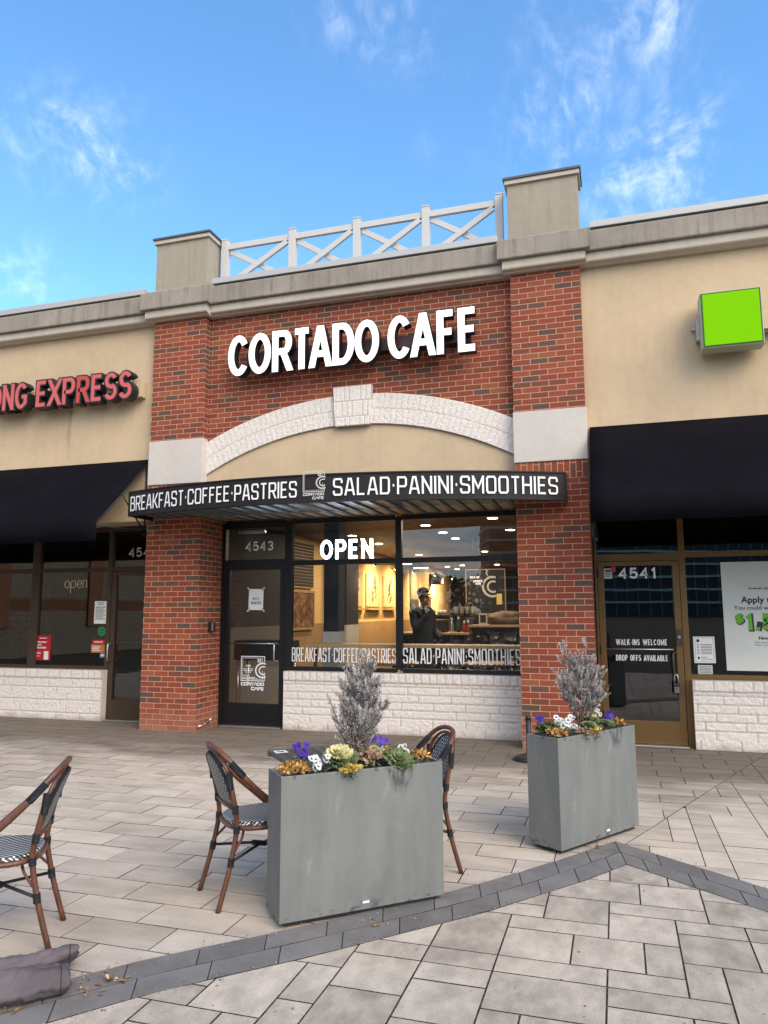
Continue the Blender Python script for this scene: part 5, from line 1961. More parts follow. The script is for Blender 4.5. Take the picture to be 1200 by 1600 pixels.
pj = empty('wall_speaker', (.4, 15.5, 2.55), 0, 'black box speaker on the far end of left cafe wall', 'speaker')
a = MB(); a.box(.12, .50, 15.3, 15.7, 2.38, 2.72); P(a.build('cabinet', 'black', bevel=.02), pj)
a = MB(); a.lathe([(.13, 0), (.10, .02), (.03, .03)], (.31, 15.27, 2.55), 18, axis='y'); P(a.build('cone', M_darkwall), pj)
# console table behind the door
cn = empty('side_console', (.95, 1.7, 0), 0, 'black console table with steel legs behind the cafe door', 'table')
a = MB(); a.box(.55, 1.42, 1.45, 1.85, .80, 1.08); P(a.build('body', 'black', bevel=.01), cn)
for x in (.60, 1.36):
    for y_ in (1.5, 1.8):
        a = MB(); a.tube([(x, y_, .005), (x, y_, .80)], .018, 10); a.lathe([(.035, 0), (.035, .01)], (x, y_, .005), 12); P(a.build('leg', 'steel'), cn)
# dining chairs/tables glimpsed above the sill
for i, (x, y_) in enumerate(((2.75, 2.3), (4.15, 2.4))):
    r_ = empty('cafe_table', (x, y_, 0), 0, ['dark round cafe table inside, left of the middle window bar', 'dark round cafe table inside, below the high counter'][i], 'table', 'round tables inside the cafe')
    a = MB(); a.lathe([(.36, .72), (.37, .73), (.37, .755), (.36, .76)], n=28); a.build('top', M_wains, r_)
    a = MB(); a.lathe([(.03, .02), (.03, .72)], n=12); a.lathe([(.22, .004), (.20, .02)], n=24); a.build('pedestal', 'black', r_)


# ------------------------------------------------------------------ people inside (small, behind glass)
def skin_mesh(name, joints, edges, mat, parent=None, sub_=2):
    me = bpy.data.meshes.new(name)
    me.from_pydata([j[0] for j in joints], edges, [])
    o = bpy.data.objects.new(name, me)
    COL.objects.link(o)
    md = o.modifiers.new('skin', 'SKIN')
    for i, j in enumerate(joints):
        r_ = j[1]
        me.skin_vertices[0].data[i].radius = (r_, r_) if not isinstance(r_, tuple) else r_
        me.skin_vertices[0].data[i].use_root = (i == 0)
    md2 = o.modifiers.new('smooth', 'SUBSURF')
    md2.levels = sub_
    md2.render_levels = sub_
    dg = bpy.context.evaluated_depsgraph_get()
    dg.update()
    nm = bpy.data.meshes.new_from_object(o.evaluated_get(dg))
    bpy.data.objects.remove(o)
    bpy.data.meshes.remove(me)
    nm.name = name
    nm.materials.clear()
    nm.materials.append(MAT[mat] if isinstance(mat, str) else mat)
    nm.polygons.foreach_set('use_smooth', [True] * len(nm.polygons))
    o2 = bpy.data.objects.new(name, nm)
    COL.objects.link(o2)
    if parent:
        o2.parent = parent
    return o2


M_skin = simple('skin', (0.46, 0.25, 0.16), .55, .08)
M_jacket = simple('dark_jacket_cloth', (0.016, 0.018, 0.020), .9, .3, 20)
M_trouser = simple('dark_olive_trousers', (0.055, 0.045, 0.032), .9, .2)
M_hair = simple('dark_hair', (0.018, 0.012, 0.010), .6, .3, 40)


def person(name, loc, rz, label, hand_up, top, cap, hair_long=False, h=1.80):
    root = empty(name, loc, rz, label, 'person')
    k = h / 1.80
    # local: faces -y
    J = [((0, .02, .98), .13), ((0, .03, 1.16), .125), ((0, .03, 1.34), (.17, .12)), ((0, .02, 1.47), (.10, .08)), ((0, .0, 1.53), .055),
         ((0, -.028, 1.612), (.070, .078)), ((0, -.008, 1.70), (.090, .108)), ((0, .005, 1.79), (.070, .085)),
         ((-.19, .03, 1.43), .06), ((.19, .03, 1.43), .06)]
    E = [(0, 1), (1, 2), (2, 3), (3, 4), (4, 5), (5, 6), (6, 7), (3, 8), (3, 9)]
    if hand_up:
        arm_l = [(-.25, -.05, 1.17), (-.10, -.22, 1.42), (-.06, -.20, 1.56)]
    else:
        arm_l = [(-.25, .02, 1.15), (-.22, -.16, 1.02), (-.18, -.24, 1.00)]
    arm_r = [(.26, .03, 1.14), (.20, -.18, 1.05), (.12, -.25, 1.08)]
    for a, s_ in ((arm_l, 8), (arm_r, 9)):
        b = len(J)
        J += [(a[0], .045), (a[1], .033), (a[2], .028)]
        E += [(s_, b), (b, b + 1), (b + 1, b + 2)]
    for sx in (-1, 1):
        b = len(J)
        J += [((sx * .10, .02, .90), .10), ((sx * .11, .0, .50), .062), ((sx * .11, .03, .09), .042), ((sx * .12, -.12, .035), .035)]
        E += [(0, b), (b, b + 1), (b + 1, b + 2), (b + 2, b + 3)]
    # fingers
    for hnd, el in ((arm_l[2], arm_l[1]), (arm_r[2], arm_r[1])):
        d = (Vector(hnd) - Vector(el)).normalized()
        sd_ = d.cross(Vector((0, 1, 0))).normalized()
        b0 = [i for i, j in enumerate(J) if j[0] == hnd][0]
        pb = len(J)
        J.append((tuple(Vector(hnd) + d * .07), (.034, .016)))
        E.append((b0, pb))
        for f_ in range(4):
            o_ = sd_ * (.024 * (f_ - 1.5))
            b = len(J)
            ln = (.062, .072, .068, .052)[f_]
            J += [(tuple(Vector(hnd) + d * (.08 + ln * .5) + o_), .009), (tuple(Vector(hnd) + d * (.08 + ln) + o_ + Vector((0, -.012, 0))), .007)]
            E += [(pb, b), (b, b + 1)]
        b = len(J)
        J += [(tuple(Vector(hnd) + d * .045 + sd_ * .045), .010), (tuple(Vector(hnd) + d * .085 + sd_ * .06), .008)]
        E += [(b0, b), (b, b + 1)]
    J = [((p[0] * k, p[1] * k, p[2] * k), (tuple(q * k for q in r_) if isinstance(r_, tuple) else r_ * k)) for p, r_ in J]
    body = skin_mesh('body', J, E, M_skin, root)
    # face details, hair and clothes
    f = MB()
    for sx in (-1, 1):
        f.lathe([(.004, -.01), (.011, -.004), (.011, .004), (.004, .01)], (sx * .030 * k, -.108 * k, 1.70 * k), 10)
    sub(f.build('eyes', M_hair), body)
    f = MB(); f.tube([(0, -.105 * k, 1.71 * k), (0, -.135 * k, 1.668 * k), (0, -.11 * k, 1.655 * k)], [.008, .014, .010], 8); sub(f.build('nose', M_skin), body)
    f = MB(); f.tube([(-.024 * k, -.103 * k, 1.625 * k), (0, -.110 * k, 1.623 * k), (.024 * k, -.103 * k, 1.625 * k)], [.004, .007, .004], 8); sub(f.build('mouth', PBR('lips', (.30, .10, .08), .5)), body)
    for sx in (-1, 1):
        f = MB(); f.tube([(sx * .080 * k, -.005, 1.72 * k), (sx * .092 * k, .01, 1.70 * k), (sx * .082 * k, .0, 1.655 * k)], [.010, .014, .008], 8); sub(f.build('ear', M_skin), body)
    HJ = [((0, .030 * k, 1.70 * k), (.096 * k, .098 * k)), ((0, .018 * k, 1.765 * k), (.100 * k, .112 * k)), ((0, .015 * k, 1.83 * k), (.070 * k, .080 * k))]
    HE = [(0, 1), (1, 2)]
    if hair_long:
        HJ += [((0, .07 * k, 1.66 * k), (.085 * k, .05 * k)), ((0, .09 * k, 1.52 * k), (.08 * k, .04 * k))]
        HE += [(0, 3), (3, 4)]
    skin_mesh('hair', HJ, HE, M_hair, root)
    if cap:
        CJ = [((0, .010 * k, 1.745 * k), (.106 * k, .122 * k)), ((0, .012 * k, 1.80 * k), (.104 * k, .116 * k)), ((0, .02 * k, 1.862 * k), (.066 * k, .074 * k))]
        cp_ = skin_mesh('cap', CJ, [(0, 1), (1, 2)], M_jacket, root)
        bm_c = MB()
        for q_ in range(8):
            a0, a1 = R(200 + 17.5 * q_), R(217.5 + 17.5 * q_)
            pt = lambda a, r_, z_: (r_ * .088 * math.cos(a) * k, (.0 + r_ * .105 * math.sin(a)) * k, z_ * k)
            bm_c.face([pt(a0, .95, 1.748), pt(a1, .95, 1.748), pt(a1, 1.5, 1.728), pt(a0, 1.5, 1.728)])
            bm_c.face([pt(a1, .95, 1.740), pt(a0, .95, 1.740), pt(a0, 1.5, 1.722), pt(a1, 1.5, 1.722)])
        sub(bm_c.build('brim', M_jacket), cp_)
    TJ = [((0, .02, .78), (.205, .165)), ((0, .02, .84), (.21, .165)), ((0, .03, 1.10), (.19, .15)), ((0, .03, 1.34), (.205, .155)), ((0, .02, 1.48), (.12, .105)), ((0, .0, 1.54), .075), ((-.19, .03, 1.43), .090), ((.19, .03, 1.43), .090)]
    TE = [(0, 1), (1, 2), (2, 3), (3, 4), (4, 5), (4, 6), (4, 7)]
    for a, s_ in ((arm_l, 6), (arm_r, 7)):
        b = len(TJ)
        w_ = Vector(a[1]) * .15 + Vector(a[2]) * .85
        TJ += [(a[0], .072), (a[1], .056), (tuple(w_), .050)]
        TE += [(s_, b), (b, b + 1), (b + 1, b + 2)]
    TJ = [((p[0] * k, p[1] * k, p[2] * k), (tuple(q * k for q in r_) if isinstance(r_, tuple) else r_ * k)) for p, r_ in TJ]
    skin_mesh('jacket', TJ, TE, top, root)
    LJ = [((0, .02, .99), (.18, .145))]
    LE = []
    for sx in (-1, 1):
        b = len(LJ)
        LJ += [((sx * .10, .02, .84), .125), ((sx * .11, .0, .50), .08), ((sx * .11, .02, .10), .066)]
        LE += [(0, b), (b, b + 1), (b + 1, b + 2)]
    LJ = [((p[0] * k, p[1] * k, p[2] * k), (tuple(q * k for q in r_) if isinstance(r_, tuple) else r_ * k)) for p, r_ in LJ]
    skin_mesh('trousers', LJ, LE, M_trouser, root)
    for sx in (-1, 1):
        skin_mesh('shoe', [((sx * .11 * k, .05, .05), (.05, .045)), ((sx * .115 * k, -.06, .04), (.05, .04)), ((sx * .12 * k, -.16, .035), (.045, .03))], [(0, 1), (1, 2)], M_jacket, root, 1)
    return root


person('person', (2.84, 3.75, 0.004), R(58), 'customer in dark jacket and cap standing at the counter, hand raised to face', True, M_jacket, True, h=1.84)
person('person', (3.28, 5.75, 0.004), R(105), 'worker with long dark hair behind the coffee machine, face in profile', False, M_navy, False, True, h=1.64)

# ------------------------------------------------------------------ bistro chairs
def smooth_path(pts, n=6, closed=False):
    """Catmull-Rom through the points"""
    P_ = [Vector(p) for p in pts]
    out = []
    N = len(P_)
    rng = range(N if closed else N - 1)
    for i in rng:
        p1, p2 = P_[i], P_[(i + 1) % N]
        p0 = P_[i - 1] if (closed or i > 0) else p1 * 2 - p2
        p3 = P_[(i + 2) % N] if (closed or i < N - 2) else p2 * 2 - p1
        for k in range(n):
            t = k / n
            out.append(.5 * ((2 * p1) + (p2 - p0) * t + (2 * p0 - 5 * p1 + 4 * p2 - p3) * t * t + (3 * p1 - p0 - 3 * p2 + p3) * t ** 3))
    if not closed:
        out.append(P_[-1])
    return out


def seat_outline(sx, sy, n=40, e=3.0):
    out = []
    for i in range(n):
        a = 2 * math.pi * i / n
        c, s_ = math.cos(a), math.sin(a)
        w_ = 1.0 + .08 * s_
        out.append((sx * w_ * math.copysign(abs(c) ** (2 / e), c), sy * math.copysign(abs(s_) ** (2 / e), s_)))
    return out


def make_chair():
    root = empty('bistro_chair')
    # woven seat
    m = MB()
    ol = seat_outline(.205, .205)
    n = len(ol)
    rings = [(1.0, .448), (1.0, .462), (.96, .468), (.75, .466), (.5, .463), (.25, .461)]
    grid = [[(x * k, y * k + .0, z) for x, y in ol] for k, z in rings]
    for a, b in zip(grid[:-1], grid[1:]):
        for i in range(n):
            j = (i + 1) % n
            q = [a[i], a[j], b[j], b[i]]
            m.face(q, [(p[0] + (p[2] - .46) * 0, p[1] + (.468 - p[2]) * (1 if abs(p[2] - .448) < .001 else 0)) for p in q], smooth=True)
    m.face(grid[-1], [(p[0], p[1]) for p in grid[-1]])
    m.face([(x, y, .449) for x, y in ol][::-1])
    m.build('seat', 'weave_seat', root, weld=True)
    m = MB()
    m.tube([(x * 1.02, y * 1.02, .435) for x, y in seat_outline(.205, .205, 48)], .0145, 10, closed=True)
    m.build('seat_rim', 'bamboo', root)
    # arms and top hoop, one bent tube
    half = [(.205, .145, .440), (.203, .03, .545), (.197, -.09, .655), (.188, -.185, .755), (.160, -.255, .840), (.095, -.295, .885), (0, -.308, .898)]
    hoop = half + [(-x, y, z) for x, y, z in reversed(half[:-1])]
    m = MB(); m.tube(smooth_path(hoop, 5), .0155, 12)
    m.build('arm_hoop', 'bamboo', root)
    for sx in (-1, 1):
        m = MB()
        m.tube(smooth_path([(sx * .190, -.295, .0), (sx * .183, -.235, .22), (sx * .176, -.195, .43), (sx * .176, -.205, .55), (sx * .178, -.235, .70), (sx * .178, -.245, .755)], 4), [.0145] * 21, 12)
        m.build('leg', 'bamboo', root)
        m = MB()
        m.tube(smooth_path([(sx * .195, .215, .0), (sx * .186, .185, .22), (sx * .176, .160, .435)], 4), .0145, 12)
        m.build('leg', 'bamboo', root)
    # backrest: woven panel in an arched inner rim, lower rail
    def bp_(u, v):
        """u -1..1 across, v 0..1 up the leaning back"""
        return (u * .150, -.203 - .098 * v - .012 * (1 - u * u), .565 + .290 * v)
    m = MB()
    K = 14
    def halfw(v):
        return 1.0 if v < .45 else math.sqrt(max(0, 1 - ((v - .45) / .55) ** 2))
    rows = [i / K for i in range(K + 1)]
    for a, b in zip(rows[:-1], rows[1:]):
        for i in range(10):
            u0, u1 = -1 + .2 * i, -.8 + .2 * i
            wa, wb_ = halfw(a), halfw(b)
            for off, fl in ((.006, 0), (-.006, 1)):
                q = [bp_(u0 * wa, a), bp_(u1 * wa, a), bp_(u1 * wb_, b), bp_(u0 * wb_, b)]
                uv = [(p[0], p[2]) for p in q]
                q = [(p[0], p[1] + off, p[2]) for p in q]
                if not fl:
                    q, uv = q[::-1], uv[::-1]
                m.face(q, uv, smooth=True)
    m.build('backrest', 'weave_back', root)
    edge = [bp_(-1, 0)] + [bp_(-halfw(v), v) for v in rows[1:-1]] + [bp_(0, 1)] + [bp_(halfw(v), v) for v in reversed(rows[1:-1])] + [bp_(1, 0)]
    m = MB(); m.tube(edge, .0105, 8); m.build('back_rim', 'binding', root)
    m = MB(); m.tube([(-.176, -.205, .548), (0, -.216, .548), (.176, -.205, .548)], .0125, 10); m.build('back_rail', 'bamboo', root)
    inner = [(-.168, -.232, .70), (-.155, -.262, .79), (-.09, -.288, .850), (0, -.298, .868), (.09, -.288, .850), (.155, -.262, .79), (.168, -.232, .70)]
    m = MB(); m.tube(smooth_path(inner, 4), .0105, 8); m.build('inner_hoop', 'bamboo', root)
    # crossed stretchers under the seat
    for s_ in (-1, 1):
        m = MB()
        m.tube([(s_ * .182, .182, .255), (0, 0, .285 + .006 * s_), (-s_ * .181, -.222, .262)], .0085, 8)
        m.build('stretcher', 'black', root)
    for sx in (-1, 1):
        for sy, yy in ((1, .18), (-1, -.215)):
            m = MB()
            m.tube(smooth_path([(sx * .182, yy, .30), (sx * .15, yy * .72, .375), (sx * .10, yy * .60, .428)], 3), .007, 8)
            m.build('brace', 'bamboo', root)
    # black wrapped joints, each wrap a part of its own
    def wrap(pts, r):
        w = MB()
        w.tube(pts, r, 12)
        w.build('binding', 'binding', root)
    for sx in (-1, 1):
        for a, b in (((sx * .1785, -.236, .665), (sx * .178, -.246, .765)), ((sx * .176, -.203, .525), (sx * .176, -.207, .570)), ((sx * .1765, -.196, .415), (sx * .176, -.195, .455)),
                     ((sx * .182, -.228, .235), (sx * .1805, -.222, .282)), ((sx * .1875, .189, .235), (sx * .185, .180, .282)), ((sx * .177, .163, .405), (sx * .176, .160, .440))):
            wrap([a, b], .0185)
        wrap([(sx * .1905, -.165, .733), (sx * .184, -.205, .778), (sx * .172, -.238, .815)], .020)
    wrap([(-.03, -.03, .285), (.03, .03, .287)], .016)
    return root


CG = 'bistro chairs around the cafe terrace'
proto = make_chair()


def put_chair(o, x, y, face, label):
    o.location = (x, y, .0)
    o.scale = (.92, .92, .88)
    o.rotation_euler = (0, 0, math.atan2(-face[0], face[1]))
    tag(o, label, 'chair', CG)


put_chair(proto, 4.03, -4.625, (.70, .715), 'brown bistro chair left of the grey planter, its woven seat tucked towards the table')
c2_ = copy_tree(proto)
put_chair(c2_, 3.14, -5.525, (-.86, -.51), 'brown bistro chair at left edge of the terrace beside the grey weight bags')
c3_ = copy_tree(proto)
put_chair(c3_, 4.70, -4.06, (-.80, -.60), 'brown bistro chair mostly hidden behind right end of the nearer planter')

# slatted table behind the planter
tb = empty('slatted_table', (4.38, -4.385, 0), math.atan2(.666, .746), 'dark slatted outdoor table behind the nearer grey planter', 'table')
M_table = simple('charcoal_slats', (0.070, 0.062, 0.058), .55, .25, 8)
m = MB()
for k in range(10):
    x0 = -.315 + k * .063
    m.box(x0 + .003, x0 + .060, -.255, .255, .668, .689)
m.box(-.315, .315, -.30, -.257, .660, .690); m.box(-.315, .315, .257, .30, .660, .690)
m.box(-.27, .27, -.03, .03, .64, .667)
m.build('table_top', M_table, tb, bevel=.003)
m = MB(); m.tube([(0, 0, .03), (0, 0, .65)], .032, 14); m.build('pedestal', 'black', tb)
m = MB()
for a in range(4):
    c, s_ = math.cos(a * math.pi / 2 + .78), math.sin(a * math.pi / 2 + .78)
    m.obox((c * .15, s_ * .15, .02), [(c, s_, 0), (-s_, c, 0), (0, 0, 1)], .15, .03, .015)
m.build('foot', 'black', tb, bevel=.004)
m = MB()
for q in ((-.295, -.225, .235, .248), (-.295, -.225, .180, .193), (-.295, -.282, .193, .235), (-.238, -.225, .193, .235)): m.box(q[0], q[1], q[2], q[3], .6905, .6925)
m.build('table_tag', 'white_sign', tb)

# ------------------------------------------------------------------ planters
def planter(x, y, u, label, L, D, plate):
    a = math.atan2(u[1], u[0])
    r_ = empty('planter_box', (x, y, 0), a, label, 'planter', 'tall grey planters on the terrace')
    H, t, z0 = .70, .012, .028
    m = MB()
    def q(*p): m.face(p)
    m.box(0, L, 0, D, z0, H, skip='t')
    # rim and inside
    m.face([(0, 0, H), (L, 0, H), (L - t, t, H), (t, t, H)]); m.face([(L, 0, H), (L, D, H), (L - t, D - t, H), (L - t, t, H)])
    m.face([(L, D, H), (0, D, H), (t, D - t, H), (L - t, D - t, H)]); m.face([(0, D, H), (0, 0, H), (t, t, H), (t, D - t, H)])
    zi = H - .12
    m.face([(t, t, zi), (t, t, H), (L - t, t, H), (L - t, t, zi)]); m.face([(L - t, D - t, zi), (L - t, D - t, H), (t, D - t, H), (t, D - t, zi)])
    m.face([(t, D - t, zi), (t, D - t, H), (t, t, H), (t, t, zi)]); m.face([(L - t, t, zi), (L - t, t, H), (L - t, D - t, H), (L - t, D - t, zi)])
    m.build('body', 'planter', r_, bevel=.003)
    m = MB(); m.box(.03, L - .03, .02, D - .02, .0085, z0); m.build('plinth', 'black', r_)
    m = MB()
    n = 40
    V = lambda i, j: (t + (L - 2 * t) * i / n, t + (D - 2 * t) * j / 10, H - .045 + .02 * noise.noise((i * .4, j * .5, x)) + .01 * noise.noise((i * 1.3, j * 1.3, x)))
    for i in range(n):
        for j in range(10):
            m.face([V(i, j), V(i + 1, j), V(i + 1, j + 1), V(i, j + 1)], smooth=True)
    m.build('soil', PBR('potting_soil', build=lambda g: (g.setc(g.mix(g.noise(g.pos(), 70, 4), (.02, .014, .010), (.10, .07, .05))), g.bump(g.noise(g.pos(), 90, 4), .8, .02))), r_)
    m = MB(); m.box(plate - .022, plate + .022, -.003, -.0005, .052, .074); pt = m.build('maker_plate', 'steel', r_)
    m = MB(); m.box(plate - .017, plate + .017, -.0036, -.0031, .058, .068); m.build('plate_face', 'white_sign', r_)
    return r_


u1 = Vector((.746, .666)); u2 = Vector((.541, .841))
v1 = Vector((-.666, .746)); v2 = Vector((-.841, .541))
O1, O2 = Vector((4.351, -5.047)), Vector((5.551, -3.559))
planter(O1.x, O1.y, u1, 'nearer grey metal planter box standing on the dark paver band, with water-stained front', .889, .225, .445)
planter(O2.x, O2.y, u2, 'farther grey metal planter box in front of the right brick pillar', .872, .25, .50)


def on1(a, b, z=.70): return Vector((O1.x + u1.x * a + v1.x * b, O1.y + u1.y * a + v1.y * b, z))
def on2(a, b, z=.70): return Vector((O2.x + u2.x * a + v2.x * b, O2.y + u2.y * a + v2.y * b, z))


# ------------------------------------------------------------------ plants
def var_mat(name, stops, rough=.7, trans=0.0):
    def f(g):
        at = g.n('ShaderNodeAttribute', attribute_name='tint')
        sp = g.n('ShaderNodeSeparateColor', {0: at.outputs['Color']})
        g.setc(g.ramp(sp.outputs[0], stops))
        g.b.inputs['Roughness'].default_value = rough
        g.b.inputs['Specular IOR Level'].default_value = .25
    return PBR(name, build=f)


M_thuja = var_mat('dry_grey_needles', [(0.0, (.15, .13, .115)), (.3, (.29, .265, .248)), (.65, (.46, .44, .425)), (1.0, (.62, .61, .60))], .9)
M_twig = var_mat('dry_twigs', [(0, (.09, .055, .042)), (1, (.20, .14, .115))], .9)
M_leaf = var_mat('green_leaves', [(0, (.035, .065, .025)), (.5, (.075, .12, .045)), (1, (.16, .20, .09))], .6)
M_frill = var_mat('frilly_leaves', [(0, (.10, .16, .06)), (.4, (.19, .24, .12)), (.7, (.36, .36, .17)), (1, (.62, .60, .32))], .6)
M_violet = var_mat('violet_petals', [(0, (.025, .010, .13)), (1, (.10, .045, .36))], .5)
M_whitep = var_mat('white_petals', [(0, (.010, .005, .02)), (.22, (.012, .006, .03)), (.26, (.52, .52, .50)), (1, (.70, .70, .66))], .5)
M_orange = var_mat('orange_petals', [(0, (.20, .085, .03)), (.5, (.47, .24, .06)), (1, (.62, .42, .15))], .6)
M_yellow = var_mat('yellow_petals', [(0, (.40, .25, .05)), (1, (.64, .50, .14))], .6)
M_cream = var_mat('cream_leaves', [(0, (.52, .47, .18)), (.6, (.70, .66, .36)), (1, (.76, .74, .52))], .6)
M_dryp = var_mat('dry_pink_leaves', [(0, (.20, .12, .07)), (.5, (.40, .26, .17)), (1, (.55, .40, .30))], .8)


def shrub(name, base, height, lean, tops, seed, label):
    rr = random.Random(seed)
    r_ = empty(name, tuple(base), 0, label, 'shrub')
    tw, lf = MB(), MB()
    right = Vector((math.cos(YAW), math.sin(YAW), 0))

    def spray(p, d, ln, depth, dead):
        """a feathery flat spray: axis with short scale-leaf branchlets"""
        side = d.cross(Vector((rr.uniform(-1, 1), rr.uniform(-1, 1), rr.uniform(-.4, .4)))).normalized()
        n = max(4, int(ln / .0075))
        q = p.copy()
        dd = d.copy()
        tint0 = rr.random()
        for i in range(n):
            t = i / n
            dd = (dd + Vector((rr.uniform(-.07, .07), rr.uniform(-.07, .07), .045))).normalized()
            q2 = q + dd * (ln / n)
            if i % 2 == 0:
                tw_t = rr.random()
                w_ = .0016 * (1 - t) + .0006
                s_ = side * w_
                tw.face([q - s_, q + s_, q2 + s_, q2 - s_], tint=(tw_t, 0, 0))
                s2 = dd.cross(side).normalized() * w_
                tw.face([q - s2, q + s2, q2 + s2, q2 - s2], tint=(tw_t, 0, 0))
            for sg in (-1, 1):
                if rr.random() < (.30 if dead else .96):
                    l = rr.uniform(.012, .026) * (1.05 - .5 * t)
                    bd = (dd * rr.uniform(.75, 1.1) + side * sg * rr.uniform(.4, .9) + Vector((rr.uniform(-.3, .3),) * 3) * .5).normalized()
                    nn_ = bd.cross(dd + Vector((.01, rr.uniform(-.5, .5), rr.uniform(-.5, .5)))).normalized()
                    ww = bd.cross(nn_) * rr.uniform(.0022, .0040)
                    b0 = q2
                    b1 = q2 + bd * l
                    tn = min(1, max(0, tint0 * .5 + rr.random() * .35 + .15 * t))
                    md = (b0 + b1) / 2
                    lf.face([b0, md + ww, b1, md - ww], tint=(tn, 0, 0))
                    ww2 = nn_ * ww.length
                    if rr.random() < .6:
                        lf.face([b0, md + ww2, b1, md - ww2], tint=(tn, 0, 0))
            q = q2
        return q

    for (tx_, tz_, rad, nb) in tops:
        tip = base + right * tx_ * 1.12 + Vector((rr.uniform(-.03, .03), rr.uniform(-.03, .03), tz_))
        mid = base.lerp(tip, .45) + Vector((rr.uniform(-.02, .02), rr.uniform(-.02, .02), 0)) - right * tx_ * .12
        path = smooth_path([base + Vector((rr.uniform(-.008, .008), rr.uniform(-.008, .008), -.03)), mid, tip], 8)
        N = len(path)
        tw.tube(path, [.0065 * (1 - .85 * i / N) for i in range(N)], 6)
        for k in range(nb):
            t = rr.uniform(.22, 1.0) ** .72
            i = min(N - 2, int(t * (N - 1)))
            p = Vector(path[i])
            ax = (Vector(path[i + 1]) - p).normalized()
            a = rr.uniform(0, 2 * math.pi)
            o_ = Vector((math.cos(a), math.sin(a), 0))
            prof = math.sin(min(1, max(0.06, (1.02 - t) * 1.35)) * math.pi / 2)
            d = (ax * rr.uniform(.6, 1.1) + o_ * rr.uniform(.3, .9)).normalized()
            ln = (1.15 * rad * (.35 + .9 * prof)) * rr.uniform(.6, 1.15)
            dead = t < .46 and rr.random() < .72
            end = spray(p, d, ln, 1, dead)
            if ln > .05:
                for _ in range(3):
                    f_ = rr.uniform(.25, .8)
                    p2 = p + d * ln * f_
                    d2 = (d + Vector((rr.uniform(-.8, .8), rr.uniform(-.8, .8), rr.uniform(.0, .6)))).normalized()
                    spray(p2, d2, ln * rr.uniform(.35, .6), 2, dead)
    for o in (tw, lf):
        for i, t in enumerate(o.tint):
            if t is None:
                o.tint[i] = (.35, 0, 0)
    P(tw.build('trunk', M_twig), r_)
    P(lf.build('crown', M_thuja), r_)
    return r_


B1 = on1(.455, .12, .66)
shrub('dried_conifer', B1, .57, 0, [(.01, .60, .11, 36), (.065, .565, .11, 32), (-.035, .52, .12, 30), (.105, .46, .12, 28), (-.135, .40, .055, 16), (.03, .47, .13, 26), (-.03, .42, .13, 24), (.13, .37, .08, 14), (-.06, .33, .10, 14)], 5,
      'grey dried conifer growing in the nearer planter, feathery and taller than its flowers')
B2 = on2(.43, .13, .66)
shrub('dried_conifer', B2, .62, 0, [(-.095, .60, .12, 32), (.055, .615, .12, 32), (-.02, .46, .13, 28), (.10, .42, .12, 26), (-.13, .43, .10, 22), (.03, .36, .13, 24), (.15, .33, .08, 14), (-.10, .27, .08, 12), (.20, .34, .035, 5)], 11,
      'grey dried conifer growing in the farther planter before the brick pillar')


def petal(mb, c, d, nrm, l, w, cup, tint, rr, seg=3):
    d = d.normalized()
    s_ = d.cross(nrm).normalized()
    prev = None
    for k in range(seg + 1):
        t = k / seg
        ww = w * math.sin(math.pi * min(.96, .22 + .72 * t)) * .5
        p = c + d * l * t + nrm * (cup * math.sin(t * 1.7) * l)
        a, b = p - s_ * ww, p + s_ * ww
        if prev:
            tt = tint(t) if callable(tint) else tint
            mb.face([prev[0], prev[1], b, a], smooth=True, tint=(tt, 0, 0))
        prev = (a, b)


